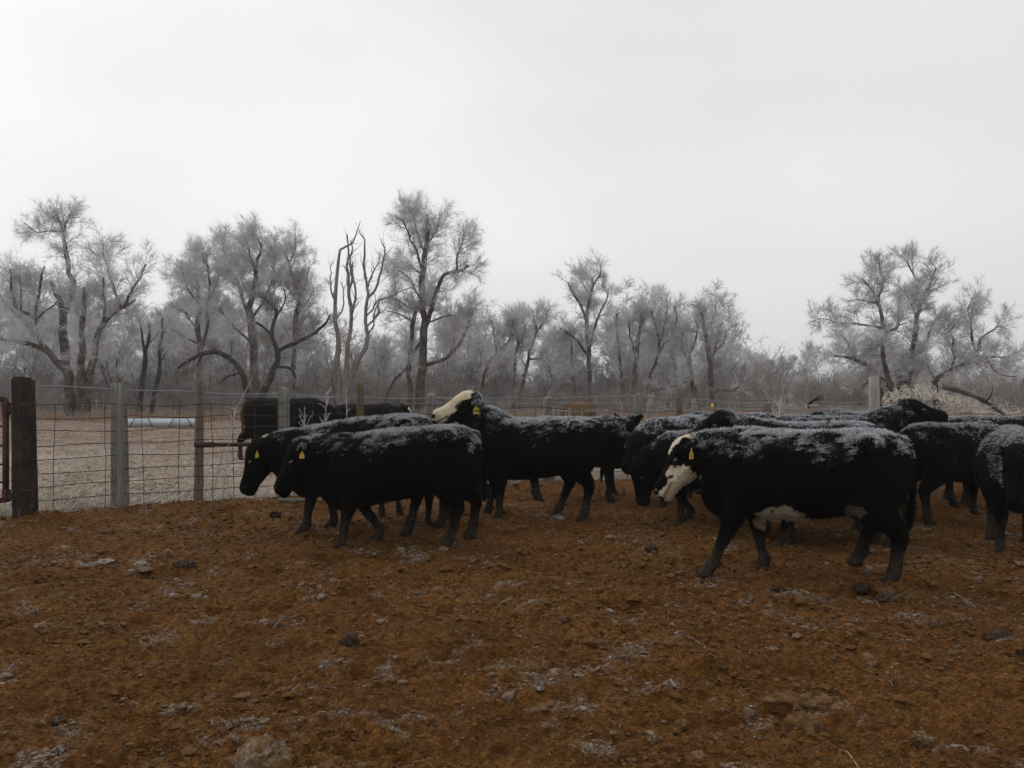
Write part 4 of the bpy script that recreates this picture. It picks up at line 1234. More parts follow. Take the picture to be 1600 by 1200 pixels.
def post_mesh(h, r, seed, mat, square=False, round_=False, taper=.92):
    rng = np.random.default_rng(seed)
    n, K = 20, 12
    a = np.arange(n) / n * 2 * np.pi
    rad = np.ones(n)
    if square:
        rad = 1 / np.maximum(np.abs(np.cos(a)), np.abs(np.sin(a))) * .86
        rad = np.minimum(rad, 1.10)
    if not round_:
        rad = rad * (1 + rng.normal(size=n) * .035)
        for k in rng.integers(0, n, 4): rad[k] *= .84       # drying cracks
    V = []
    zs = np.concatenate([[-.35], np.linspace(0, h, K - 2), [h]])
    lean = rng.normal(size=2) * .012
    for i, z in enumerate(zs):
        f = (1.06 - (1.06 - taper) * max(z, 0) / h)
        rr = rad * r * f * (1 + (0 if round_ else rng.normal() * .012))
        if i == K - 1: rr = rr * .93
        top = 0 if z < h - 1e-6 else (rng.normal(size=n) * .006 + .02 * np.cos(a + seed)) * (0.3 if round_ else 1)
        V.append(np.stack([np.cos(a) * rr + lean[0] * z, np.sin(a) * rr + lean[1] * z, z + top * np.ones(n) + (.012 if i == K - 1 else 0)], -1))
    V = np.concatenate(V + [np.array([[lean[0] * h, lean[1] * h, h + .01]])])
    q = [(i * n + j, i * n + (j + 1) % n, (i + 1) * n + (j + 1) % n, (i + 1) * n + j) for i in range(K - 1) for j in range(n)]
    t = [((K - 1) * n + j, (K - 1) * n + (j + 1) % n, K * n) for j in range(n)]
    me = mesh_np('post', V, [np.array(q), np.array(t)], True, None, [mat])
    return me

fence = thing('wire_fence', 'woven wire fence on old wooden posts along the back of the pen', 'fence', (0, 0, 0))
POSTS = [  # photo x, Y, top row, radius, material, shape
 (38, 8.33, 593, .118, WOOD_TIE, 's', 'thick dark square corner post'), (188, 9.12, 602, .098, WOOD_GREY, 'r', None), (310, 9.49, 597, .062, WOOD_BROWN, 's', 'narrow split brown post'), (445, 10.0, 607, .080, WOOD_GREY, 'r', None),
 (566, 10.5, 600, .052, WOOD_LICHEN, 's', 'thin post with orange lichen'), (675, 10.94, 617, .078, WOOD_GREY, 's', None), (857, 11.56, 622, .080, WOOD_GREY, 's', None), (995, 11.98, 617, .076, WOOD_GREY, 's', None),
 (1062, 12.16, 620, .055, WOOD_BROWN, 's', None), (1202, 12.6, 633, .086, WOOD_BROWN, 's', None), (1368, 12.95, 590, .092, WOOD_PALE, 'o', 'tall smooth pale round post'), (1560, 16.6, 622, .085, WOOD_GREY, 's', None)]
for i, (px, Y, top, r, mt, sh, lab) in enumerate(POSTS):
    x = (px - 800) / FPX * Y
    z = float(gz(x, Y)[0])
    h = CH + (HOR - top) / FPX * Y - z
    o = obj('post', post_mesh(h, r, 20 + i, mt, sh == 's', sh == 'o'), fence)
    o.location = (x, Y, z); o.rotation_euler = (0, 0, .3 * i)
    if lab: o['label'] = lab
FX = np.array([(p[0] - 800) / FPX * p[1] for p in POSTS[:11]]); FY = np.array([p[1] for p in POSTS[:11]])
FT = np.array([1.33, 1.30, 1.30, 1.31, 1.29, 1.28, 1.21, 1.15, 1.14, 1.08, 1.08])
TW = np.array([1.52, 1.49, 1.445, 1.42, 1.37, 1.36, 1.355, 1.40, 1.36, 1.22, 1.20])
def wire_path(t_arr, side=-.085):
    """world x,y along the fence for x values"""
    y = np.interp(t_arr, FX, FY)
    return y + side
rng = np.random.default_rng(31)
xs = np.linspace(FX[0] - .05, FX[-1] + 2.5, 150)
def wire_z(i, x):
    zt = np.interp(x, FX, FT) ; zb = .045 + 0 * x
    f = i / 8
    sag = .022 * np.abs(np.sin((x - FX[0]) * 2.9 + i)) * (.4 + f)
    return zb + (zt - zb) * f - sag + (fbm(np.stack([x * 1.7, x * 0 + i * 3, x * 0], -1), 2, 3) - .5) * .035
for i in range(9):
    z = wire_z(i, xs)
    pts = np.stack([xs, wire_path(xs), z], -1)
    me = MB().add(*tubes(pts[None], np.full((1, len(xs)), .0046), 4)).mesh('line_wire', [WIRE_RUST], True)
    obj('line_wire', me, fence)
zt = np.interp(xs, FX, TW) - .02 * np.abs(np.sin(xs * 3.0))
obj('top_wire', MB().add(*tubes(np.stack([xs, wire_path(xs, -.02), zt], -1)[None], np.full((1, len(xs)), .0058), 4)).mesh('top_wire', [WIRE_FROST], True), fence)
zt2 = np.interp(xs, FX, FT) + .07
k = xs > FX[2]
obj('top_wire', MB().add(*tubes(np.stack([xs[k], wire_path(xs[k], -.05), zt2[k] + .01 * np.sin(xs[k] * 5)], -1)[None], np.full((1, int(k.sum())), .0034), 4)).mesh('second_wire', [WIRE_FROST], True), fence)
x = FX[0] + .22
while x < FX[-1] + 2.4:
    zz = np.array([wire_z(i, np.array([x + .01 * math.sin(i * 1.3 + x * 9)]))[0] for i in range(9)])
    xx = x + np.cumsum(rng.normal(size=9)) * .006
    pts = np.stack([xx, wire_path(xx, -.089), zz], -1)
    obj('stay_wire', MB().add(*tubes(pts[None], np.full((1, 9), .0042), 4)).mesh('stay_wire', [WIRE_RUST], True), fence)
    x += (.355 if x < FX[2] else .22 if x < FX[5] else .30) * rng.uniform(.93, 1.07)
# a stray loop of loose wire by the post with the torn end
pts = catmull([P(86, 628, 9.0), P(99, 618, 8.95), P(96, 632, 8.9), P(100, 648, 8.95), P(112, 656, 9.0)], 24)
obj('loose_wire', MB().add(*tubes(pts[None], np.full((1, 24), .004), 4)).mesh('loose_wire', [WIRE_FROST], True), fence)
pts = catmull([P(1002, 637, 11.9), P(1018, 648, 11.88), P(1030, 641, 11.86), P(1040, 640, 11.86)], 20)
obj('loose_wire', MB().add(*tubes(pts[None], np.full((1, 20), .004), 4)).mesh('loose_wire', [WIRE_FROST], True), fence)
# rail on the right, beyond the cattle
A, B = P(1376, 648, 13.0), P(1660, 662, 14.2)
obj('rail', MB().add(*tubes(np.linspace(A, B, 8)[None], np.full((1, 8), .045), 8, True)).mesh('rail', [WOOD_PALE], True), fence)
# staples on the first posts
st = MB()
for pi in (0,):
    for i in (2, 8):
        st.add(*tubes(np.array([[(FX[pi] + .05, FY[pi] - .13, float(wire_z(i, np.array([FX[pi]]))[0])), (FX[pi] + .16, FY[pi] - .14, float(wire_z(i, np.array([FX[pi]]))[0]) - .01)]]), np.full((1, 2), .010), 5, True))
obj('hinge_bolt', st.mesh('hinge_bolt', [PIPE_DARK], True), fence)

# rusty pipe gate hung on the corner post
gate = thing('pipe_gate', 'rusty red pipe gate hinged on the dark corner post at the left edge', 'gate', (0, 0, 0))
gx = (9 - 800) / FPX * 8.35
def rod(name, pts, r, mat, parent, sides=8, n=None):
    pts = np.asarray(pts, float)
    if n: pts = catmull(pts, n)
    return obj(name, MB().add(*tubes(pts[None], np.full((1, len(pts)), r), sides, True)).mesh(name, [mat], True), parent)
rod('upright', [(gx, 8.35, .20), (gx, 8.35, 1.36)], .033, PIPE_RUST, gate)
for i, z in enumerate((.215, .42, .62, .83, 1.05, 1.355)):
    rod('rail', [(gx, 8.35, z), (gx - 1.2, 8.22, z), (gx - 2.6, 8.08, z - .02)], .030 if i in (0, 5) else .012, PIPE_RUST, gate)
for z in (1.25, .27):
    V, q = box((gx + .075, 8.33, z), (.13, .05, .07)); V2, q2 = box((gx + .02, 8.33, z), (.05, .085, .14))
    obj('hinge', MB().add(V, q).add(V2, q2).mesh('hinge', [PIPE_RUST], False), gate)
rod('upright', [(gx - 2.6, 8.08, .18), (gx - 2.6, 8.08, 1.34)], .033, PIPE_RUST, gate)

# steel pipe fixed across the posts in front of the mesh
rail = thing('steel_pipe', 'dark steel pipe bolted level across the brown split post before the mesh', 'pipe', P(307, 695, 9.36))
o0 = np.array(P(307, 695, 9.36))
rod('tube', [np.zeros(3), P(380, 694.5, 9.42) - o0, P(470, 693, 9.52) - o0, P(560, 692, 9.66) - o0], .027, PIPE_DARK, rail, 10, 10)
rod('sleeve', [(-.02, -.0, 0), (.22, .012, .0)], .036, PIPE_DARK, rail, 10)

# far pasture fence with a pipe panel
far_fence = thing('pasture_fence', 'second wire fence farther off behind the cattle, posts against tan grass', 'fence', (0, 0, 0))
FP = [(735, 21.0, 610), (890, 21.5, 640), (1084, 22, 624), (1113, 22, 634), (1150, 22.3, 634), (1262, 23, 633), (1305, 23, 640)]
for i, (px, Y, top) in enumerate(FP):
    x = (px - 800) / FPX * Y; h = CH + (HOR - top) / FPX * Y
    o = obj('post', post_mesh(h, .055 if i % 2 else .075, 60 + i, WOOD_GREY, True), far_fence); o.location = (x, Y, 0)
xq = np.linspace(-3, 12, 60)
for z in (.35, .65, .95, 1.15):
    yq = np.interp(xq, [(p[0] - 800) / FPX * p[1] for p in FP], [p[1] for p in FP]) - .08
    obj('line_wire', MB().add(*tubes(np.stack([xq, yq, z + .02 * np.sin(xq * 2 + z * 9)], -1)[None], np.full((1, 60), .006), 4)).mesh('far_wire', [WIRE_FROST], True), far_fence)
YEL = NT('yellow_insulator').out((.65, .45, .03), .5)
for px, Y, py in ((1113, 21.9, 634), (1261, 22.88, 636)):
    mb = MB(); c = P(px, py, Y)
    ellipsoid(mb, c, np.eye(3), (.05, .05, .055)); mb.add(*tubes(np.array([[c - (0, 0, .09), c + (0, 0, .08)]]), np.full((1, 2), .022), 8, True))
    obj('insulator', mb.mesh('insulator', [YEL], True), far_fence)
V, q = box(P(1268, 633, 22.9), (.36, .2, .05)); obj('cap_board', MB().add(V, q).mesh('cap_board', [WOOD_PALE], False), far_fence)

panel = thing('corral_panel', 'grey pipe corral panel seen over the cattle left of the tall pale post', 'corral panel', (0, 0, 0), 0)
Yp = 19.0
for py in (640, 646.5, 653, 661, 670, 681):
    rod('rail', [P(1210, py, Yp), P(1345, py, Yp + .3)], .022, PIPE_GREY, panel, 6)
for px in (1211, 1229, 1246, 1262, 1300, 1344):
    rod('upright', [P(px, 639, Yp + .1), P(px, 700, Yp + .1)], .024, PIPE_GREY, panel, 6)
# ------------------------------------------------------------------ grass, weeds and litter
def straw_mat(name, a, b, tip=None):
    m = NT(name)
    n = m.noise(3.0, 3, .6, m.coord('Object'))
    c = m.mix(m.ramp(n, [(.35, 0.0), (.65, 1.0)]), a, b)
    if tip: c = m.mix(m.attr('tip'), c, tip)
    return m.out(c, .9, spec=.1)
STRAW = straw_mat('dry_straw', (.24, .17, .10), (.42, .34, .24), (.62, .60, .57))
TANGRASS = straw_mat('dead_tan_grass', (.16, .095, .052), (.28, .185, .115), (.32, .26, .21))
FROSTW = straw_mat('frosted_weed', (.26, .21, .165), (.38, .34, .30), (.52, .515, .51))
HEAP = straw_mat('frosted_weed_heap', (.32, .205, .12), (.50, .36, .235), (.60, .55, .47))

def lit(name, label, cat, A0, A1, w, side, mat, tip0=0.0, tip1=1.0):
    V, t = blades(A0, A1, w, side)
    N = len(A0)
    tip = np.tile(np.array([tip0, tip0, tip1]), N)
    obj(name, mesh_np(name, V, t, False, {'tip': tip}, [mat]), kind='stuff', label=label, category=cat)

rng = np.random.default_rng(42)
def unitrows(v):
    return v / (np.linalg.norm(v, axis=1, keepdims=True) + 1e-9)
# straw trodden flat beyond the fence
N = 52000
x = rng.uniform(-9.5, 9.5, N); d = rng.exponential(2.6, N) + rng.uniform(-.15, .2, N)
y = fence_y(x) + d
k = (rng.random(N) < sstep(.36, .62, fbm(np.stack([x * .7, y * .9, 0 * x], -1), 3, 12))) & (d < 14)
x, y = x[k], y[k]; N = len(x)
A0 = np.stack([x, y, gz(x, y) + .008], -1); a = rng.uniform(0, 6.28, N); e = np.abs(rng.normal(size=N)) * .28
L = rng.uniform(.08, .32, N)
D = np.stack([np.cos(a) * np.cos(e), np.sin(a) * np.cos(e), np.sin(e)], -1)
lit('straw_litter', 'frosted straw trodden flat on the ground beyond the fence', 'straw', A0, A0 + D * L[:, None], rng.uniform(.004, .010, N), unitrows(np.stack([-np.sin(a), np.cos(a), .4 + 0 * a], -1)), STRAW, .1, .6)
N = 22000
y = np.exp(rng.uniform(np.log(9.0), np.log(30), N)); x = rng.uniform(-.80, .80, N) * y
k = (y > fence_y(x) + .3) & (rng.random(N) < .25 + .75 * sstep(.40, .6, fbm(np.stack([x * .9, y * .6, 0 * x], -1), 3, 19)))
x, y = x[k], y[k]; N = len(x)
A0 = np.stack([x, y, gz(x, y) - .005], -1)
D = unitrows(np.stack([rng.normal(size=N) * .9, rng.normal(size=N) * .5, np.abs(rng.normal(size=N)) * .7 + .15], -1))
lit('field_stubble', 'short frosted stubble over the field beyond the fence', 'stubble', A0, A0 + D * rng.uniform(.05, .17, N)[:, None], rng.uniform(.006, .014, N) * np.clip(y / 14, .8, 1.6), unitrows(rng.normal(size=(N, 3)) * (1, .3, .3)), STRAW, .1, .9)
# standing frosted grass along the foot of the fence
N = 14000
x = rng.uniform(-7.5, 9, N); d = rng.normal(size=N) * .28 + .25
d = np.where(d < -.18, .1, d); y = fence_y(x) + d
k = rng.random(N) < sstep(.33, .6, fbm(np.stack([x * 1.6, y * 1.6, 0 * x], -1), 2, 15))
x, y = x[k], y[k]; N = len(x)
A0 = np.stack([x, y, gz(x, y) - .01], -1)
D = unitrows(np.stack([rng.normal(size=N) * .45, rng.normal(size=N) * .45, np.ones(N)], -1))
L = rng.uniform(.05, .36, N) * rng.uniform(.4, 1, N)
lit('fence_grass', 'frosted dead grass tufts along the foot of the wire fence', 'grass', A0, A0 + D * L[:, None], rng.uniform(.003, .006, N), unitrows(rng.normal(size=(N, 3)) * (1, 1, .1)), STRAW, .2, 1.0)
# tan grass before the wood
N = 30000
Y = np.exp(rng.uniform(np.log(24), np.log(52), N)); px = rng.uniform(-80, 1680, N)
left = px < 640
k = np.where(left, Y > 35 + 3 * np.sin(px * .02), Y > 25)
k &= rng.random(N) < .35 + .65 * sstep(.35, .6, fbm(np.stack([px * .02, Y * .3, 0 * Y], -1), 2, 25))
px, Y = px[k], Y[k]; N = len(px)
A0 = np.stack([(px - 800) / FPX * Y, Y, 0 * Y], -1)
D = unitrows(np.stack([rng.normal(size=N) * .3, rng.normal(size=N) * .3, np.ones(N)], -1))
L = rng.uniform(.25, .72, N) * np.where(px < 640, .9, 1.05)
lit('tan_grass', 'tall dead tan grass before the wood', 'grass', A0, A0 + D * L[:, None], rng.uniform(.012, .026, N), unitrows(rng.normal(size=(N, 3)) * (1, .4, .05)), TANGRASS, 0, .9)

# tall frosted weed stalks at the mesh: stem, side twigs, rimed seed heads
def weed(label, px, Y, top, lean, nb, spread, seed, name='frosted_weed', r=.0042, beads=26):
    g = np.random.default_rng(seed)
    x = (px - 800) / FPX * Y
    z0 = float(gz(x, Y)[0]); h = CH + (HOR - top) / FPX * Y - z0
    root = thing(name, label, 'weed', (x, Y, z0), 0, 'frosted weeds at the wire')
    st = catmull([(0, 0, -.03), (lean * .25, .01, h * .35), (lean * .6, -.01, h * .7), (lean, 0, h)], 14)
    R = np.linspace(r * 1.3, r * .5, 14)
    obj('stem', MB().add(*tubes(st[None], R[None], 5)).mesh('weed_stem', [FROSTW], True, {'tip': np.repeat(np.linspace(0, 1, 14), 5)}), root)
    B, T, r0, t, _ = sample_on(g, st[None], R[None], np.array([nb]), .38, .98)
    Pb = grow(g, B, T, g.uniform(.06, .20, nb) * spread, 6, .6, .75, .35, .22, .08)
    mb = MB().add(*tubes(Pb, np.full((nb, 6), r * .5) * np.linspace(1, .5, 6), 4))
    B2, T2, _, _, _ = sample_on(g, Pb, np.full((nb, 6), r), np.full(nb, beads), .25, 1.0)
    B3, T3, _, _, _ = sample_on(g, st[None], R[None], np.array([beads * 4]), .72, 1.0)
    B2 = np.concatenate([B2, B3]); T2 = np.concatenate([T2, T3])
    e = B2 + unitrows(g.normal(size=B2.shape) + T2 * .8) * g.uniform(.008, .024, len(B2))[:, None]
    mb.add(*spikes(B2, e, np.full(len(B2), .0028), g))
    V, p = mb.data()
    obj('rime', mesh_np('weed_rime', V, p, False, {'tip': np.ones(len(V))}, [FROSTW]), root)
weed('tall frosted weed with a plume-like top, middle one at the mesh over the calves', 507, 9.78, 612, .03, 26, .8, 1)
weed('low branching frosted weed left of the plume-topped one', 478, 9.6, 636, -.02, 16, 1.2, 2, beads=22)
weed('thin frosted weed between the plume-topped weed and the lichened post', 546, 9.95, 605, -.05, 14, .6, 3, beads=22)
weed('bent frosted weed leaning against the mesh right of the split brown post', 347, 9.25, 638, .17, 16, .9, 4, beads=16)
weed('white rimed weed beside the corral panel', 1215, 18.6, 628, .05, 22, 3.4, 5, r=.012, beads=22)
weed('lone frosted stalk left of the post behind the upright-eared calf', 970, 11.8, 628, .01, 5, .5, 6, beads=14)
def stalk(label, pts, r, seed, name='dry_stalk'):
    pts = catmull(pts, 16); c = pts[0].copy()
    root = thing(name, label, 'stalk', c)
    obj('stem', MB().add(*tubes((pts - c)[None], np.linspace(r, r * .5, 16)[None], 5)).mesh('stalk', [STRAW], True, {'tip': np.full(80, .5)}), root)
stalk('pale bent stalk standing behind the mesh near the dark corner post', [P(92, 790, 9.2), P(96, 765, 9.2), P(94, 752, 9.2), P(87, 742, 9.2)], .012, 1)
stalk('tall tilted straw stalk crossing the mesh left of the tan-rumped cow', [P(330, 790, 9.7), P(352, 690, 9.7), P(374, 630, 9.7), P(395, 590, 9.7)], .008, 2)
stalk('broken stalk leaning beside the grey post', [P(258, 800, 9.1), P(252, 776, 9.2), P(250, 760, 9.25)], .010, 3)

# heap of rimed weeds against the fence on the right
def heap():
    g = np.random.default_rng(9)
    root = thing('weed_heap', 'heap of tan weeds white with rime right of the tall pale post', 'weeds', (9.4, 15.6, 0))
    top = [(1375, 622), (1400, 606), (1440, 602), (1480, 612), (1520, 625), (1560, 640), (1620, 645), (1700, 650)]
    N = 6600
    px = g.uniform(1372, 1690, N); Yh = g.uniform(14.6, 16.6, N)
    ty = np.interp(px, [t[0] for t in top], [t[1] for t in top])
    H = np.maximum(.12, (CH + (HOR - ty) / FPX * Yh)) * g.uniform(.55, 1.08, N) ** .5
    H = H * (1 - .35 * np.abs(Yh - 15.6))
    B = np.stack([(px - 800) / FPX * Yh, Yh, H * g.uniform(.15, .8, N)], -1) - np.array((9.4, 15.6, 0))
    T = unitrows(np.stack([.75 + g.normal(size=N) * .45, g.normal(size=N) * .35, -.35 + g.normal(size=N) * .35], -1))
    up = g.random(N) < .38
    T[up] = unitrows(np.stack([g.normal(size=up.sum()) * .7, g.normal(size=up.sum()) * .5, np.abs(g.normal(size=up.sum())) * .6], -1))
    L = g.uniform(.15, .5, N)
    L[up] *= .7
    PL = grow(g, B, T, L, 4, 1, .15, 0, .28, .03)
    mb = MB().add(*tubes(PL, np.full((N, 4), .0056) * np.linspace(1, .6, 4), 3))
    tip = np.repeat(np.where(up, .9, np.clip(g.normal(size=N) * .3 + .25 + .5 * sstep(.75, 1.0, B[:, 2] / (H + .01)), 0, 1)), 12)
    obj('stems', mb.mesh('heap_stems', [HEAP], False, {'tip': tip}), root, kind='stuff')
    # curly rimed sprays on top
    n = 300
    px = g.uniform(1376, 1600, n); Yh = g.uniform(15.0, 16.0, n)
    ty = np.interp(px, [t[0] for t in top], [t[1] for t in top]) + g.uniform(0, 14, n)
    B = np.stack([(px - 800) / FPX * Yh, Yh, CH + (HOR - ty) / FPX * Yh - .12], -1) - np.array((9.4, 15.6, 0))
    PL = grow(g, B, np.tile((0, 0, 1.0), (n, 1)), g.uniform(.15, .42, n), 9, .6, .6, .3, .5, -.03)
    V, p = MB().add(*tubes(PL, np.full((n, 9), .0060), 3)).data()
    obj('rimed_sprays', mesh_np('heap_sprays', V, p, False, {'tip': np.ones(len(V))}, [HEAP]), root, kind='stuff')
    core = MB()
    ellipsoid(core, (-.3, .2, .25), np.eye(3), (1.5, .5, .62), 20, 12)
    V, p = core.data(); V = V + (fbm(V * 3, 3, 4) - .5)[:, None] * .25
    obj('litter_mound', mesh_np('heap_core', V, p, True, {'tip': np.zeros(len(V))}, [HEAP]), root)
heap()
log = thing('fallen_branch', 'dark rime-flecked branch lying down the right side of the weed heap', 'branch', (0, 0, 0))
pts = catmull([P(1470, 604, 15.3), P(1500, 611, 15.2), P(1535, 625, 15.15), P(1572, 650, 15.1)], 16)
c0 = pts[0].copy(); log.location = tuple(c0)
obj('wood', MB().add(*tubes((pts - c0)[None], np.linspace(.055, .035, 16)[None] * (1 + .15 * np.sin(np.arange(16) * 2.1))[None], 8, True)).mesh('branch_wood', [BARK], True), log)
pts2 = catmull([P(1540, 628, 15.1), P(1548, 618, 15.0), P(1552, 605, 15.0)], 8) - c0
obj('twig', MB().add(*tubes(pts2[None], np.linspace(.018, .006, 8)[None], 5)).mesh('branch_twig', [BARK_DARK], True), log)

# ------------------------------------------------------------------ things in the field beyond
def galv():
    m = NT('galvanised_steel')
    n = m.noise(6, 4, .6, m.coord('Object'))
    return m.out(m.mix(n, (.45, .49, .51), (.68, .72, .74)), .45, .2, spec=.4)
GALV = galv()
tr = thing('feed_trough', 'long low white metal trough with dark hoops out in the field', 'trough', (*P(252, 668, 31)[:2], 0))
L = 1.62
prof = [(-.36, .36), (-.34, .15), (-.22, .02), (0, -.02), (.22, .02), (.34, .15), (.36, .36), (.325, .36), (.30, .17), (.19, .06), (0, .02), (-.19, .06), (-.30, .17), (-.325, .36)]
n = len(prof); xs_ = np.linspace(-L, L, 25)
V = np.concatenate([np.array([(x_, a_ * (1 + .025 * math.sin(x_ * 14)), b_) for a_, b_ in prof]) for x_ in xs_])
q = [(i * n + j, i * n + (j + 1) % n, (i + 1) * n + (j + 1) % n, (i + 1) * n + j) for i in range(24) for j in range(n)]
obj('basin', mesh_np('trough_basin', V, [np.array(q), np.arange(7)[None, :], (np.arange(7) + 24 * n)[None, ::-1]], True, None, [GALV]), tr)
for cx in (-.62, 1.0):
    rod('hoop', [(cx - .50, -.45, 0), (cx - .27, -.44, .42), (cx + .27, -.44, .42), (cx + .50, -.45, 0)], .020, PIPE_DARK, tr, 6)

def hay():
    m = NT('hay')
    n = m.noise(14, 6, .75, m.mapv(m.coord('Object'), (1, 3, 3)))
    m.bump(n, 1, .05)
    return m.out(m.mix(m.ramp(n, [(.3, 0.0), (.7, 1.0)]), (.10, .058, .022), (.27, .175, .075)), .95, spec=.05)
HAY = hay()
Yb = 27.0
bale = thing('hay_bale', 'round golden hay bale behind the fence, above the white-faced cow', 'hay bale', (*P(905, 650, Yb)[:2], 0), 1.35)
mb = MB(); secs = []
for t in np.linspace(-1, 1, 9):
    rr = .60 * (1 - .12 * t * t)
    secs.append(((t * .68, 0, .58), (0, 1, 0), (0, 0, 1), rr, rr * .95))
loft(mb, secs, 26)
V, p = mb.data(); V = V + (fbm(V * 7, 3, 8) - .5)[:, None] * .12
obj('roll', mesh_np('bale_roll', V, p, True, None, [HAY]), bale)
g = np.random.default_rng(3); N = 1400
th = g.uniform(0, 6.28, N); xx = g.uniform(-.68, .68, N)
A0 = np.stack([xx, np.cos(th) * .58, .58 + np.sin(th) * .56], -1); A1 = A0 + np.stack([g.normal(size=N) * .10, np.cos(th) * .06 + g.normal(size=N) * .08, np.sin(th) * .06 + g.normal(size=N) * .08], -1)
V, t = blades(A0, A1, np.full(N, .008), unitrows(g.normal(size=(N, 3))))
obj('loose_hay', mesh_np('loose_hay', V, t, False, None, [HAY]), bale, kind='stuff')
ring = thing('bale_feeder', 'pale pipe ring feeder around the golden hay bale', 'bale feeder', (*P(905, 650, Yb)[:2], 0))
a = np.linspace(0, 2 * np.pi, 33)
for z in (.25, .55, .80):
    rod('hoop', np.stack([np.cos(a) * 1.12, np.sin(a) * 1.12, a * 0 + z], -1), .024, PIPE_GREY, ring, 6)
for aa in np.linspace(0, 2 * np.pi, 13)[:-1]:
    rod('upright', [(math.cos(aa) * 1.12, math.sin(aa) * 1.12, 0), (math.cos(aa) * 1.12, math.sin(aa) * 1.12, .82)], .020, PIPE_GREY, ring, 6)
# red farm trailer far off
RED = NT('faded_red_paint').out((.24, .06, .05), .7)
DARK = NT('black_rubber').out((.012, .012, .012), .85)
GREYP = NT('grey_boards').out((.17, .15, .145), .85)
trl = thing('farm_trailer', 'small faded red farm trailer seen over the black backs', 'trailer', (*P(1182, 640, 30)[:2], 0)); trl.scale = (.55, .55, .68)
V, q = box((0, 0, .78), (2.6, 1.7, .38)); obj('bed', MB().add(V, q).mesh('trailer_bed', [RED], False), trl)
mb = MB()
for i in range(4):
    mb.add(*box((0, -.82, 1.08 + i * .19), (2.55, .05, .13)))
for xx in (-1.2, -.4, .4, 1.2): mb.add(*box((xx, -.78, 1.3), (.08, .06, .75)))
obj('side_rack', mb.mesh('trailer_rack', [GREYP], False), trl)
for xx in (-.7, .7):
    mb = MB(); secs = [((xx, -.86 + yy, .36), (1, 0, 0), (0, 0, 1), r_, r_) for yy, r_ in ((-.10, .26), (-.09, .34), (0, .36), (.09, .34), (.10, .26))]
    loft(mb, secs, 18); obj('wheel', mb.mesh('trailer_wheel', [DARK], True), trl)
rod('drawbar', [(1.3, 0, .65), (2.3, 0, .45)], .05, RED, trl, 6)
# scrap of black plastic snagged on the far post
rag = thing('plastic_scrap', 'scrap of black plastic snagged on the capped far fence post', 'plastic scrap', P(1262, 636, 22.8))
o0 = P(1262, 636, 22.8)
g = np.random.default_rng(6)
gu, gv = np.meshgrid(np.linspace(0, 1, 9), np.linspace(-.5, .5, 5), indexing='ij')
pxs = 1262 + gu * 26; pys = 636 - 14 * np.sin(gu * 2.2) + gv * (7 - 3 * gu) + np.sin(gu * 9 + gv * 4) * 1.2
V = np.stack([P(a_, b_, 22.8 + .05 * math.sin(a_)) - o0 for a_, b_ in zip(pxs.ravel(), pys.ravel())])
V2 = np.concatenate([V, V + (0, .012, .004)])
q = []
for i in range(8):
    for j in range(4):
        if i > 4 and j in (1, 3): continue
        a_ = i * 5 + j; q += [(a_, a_ + 1, a_ + 6, a_ + 5), (a_ + 45, a_ + 50, a_ + 51, a_ + 46)]
obj('sheet', mesh_np('plastic_sheet', V2, [np.array(q)], True, None, [NT('black_plastic').out((.008, .008, .009), .5)]), rag)

# ------------------------------------------------------------------ on the pen floor
def gp(px, py):
    Y = CH * FPX / (py - HOR)
    x = (px - 800) / FPX * Y
    return x, Y, float(gz(x, Y)[0])
def clod(label, px, py, w, h, dep, seed, frost=0.0, dark=0.0, name='dirt_clod', sharp=.5, mat=None):
    """one clod, w and h in photo pixels"""
    x, Y, z = gp(px, py)
    W, H = w / FPX * Y, h / FPX * Y
    g = np.random.default_rng(seed)
    mb = MB(); secs = []
    for t in np.linspace(-1, 1, 27):
        k = math.sqrt(max(0.0, 1 - t * t)) + .02
        secs.append(((t * W / 2, 0, 0), (0, 1, 0), (0, 0, 1), W / 2 * dep * k, H * .62 * k))
    loft(mb, secs, 36, 2.4)
    V, p = mb.data()
    s = 1.0 / W
    dv = (fbm(V * s * 3.0 + seed, 3, seed) - .5) * W * .55 - np.abs(fbm(V * s * 5 + seed, 3, seed + 5) - .5) * W * .45 * sharp + (fbm(V * s * 15 + seed, 4, seed + 8, .7) - .5) * W * .26
    V = V + unitrows(V) * dv[:, None]
    fr = np.clip(frost * sstep(-.2, .6, V[:, 2] / (H * .6)) * sstep(.35, .6, fbm(V * s * 14, 2, 9)) * 1.6, 0, 1)
    root = thing(name, label, 'clod' if name == 'dirt_clod' else 'stone', (x, Y, z + H * .12), g.uniform(-.3, .3))
    obj('lump', mesh_np(name, V, p, True, {'frost': fr}, [mat or (MAT_CLOD if not dark else MAT_CLOD_DARK)]), root)
def cd():
    m = NT('dark_damp_clod'); n = m.noise(30, 5, .7, m.coord('Object'))
    c = m.mix(m.ramp(n, [(.3, 0.0), (.7, 1.0)]), (.018, .010, .006), (.055, .035, .021))
    c = m.mix(m.attr('frost'), c, (.15, .125, .10))
    m.bump(n, .8, .02)
    return m.out(c, .95, spec=.03)
MAT_CLOD_DARK = cd()
clod('big brown clod in the lower right, ringed by frosted crumbs', 1258, 1130, 66, 46, .8, 1, .10)
clod('flat cracked slab of dirt just behind the big brown clod', 1258, 1093, 100, 20, .55, 2, .1)
clod('large frosted clod cut by the bottom edge left of centre', 402, 1196, 105, 40, .7, 3, .3)
clod('dark flat clod alone in the dirt below the fence corner', 290, 882, 36, 15, .8, 4, .2, 1)
clod('dark knobbed lump standing among crumbs left of centre', 545, 1001, 32, 24, .8, 5, .25, 1)
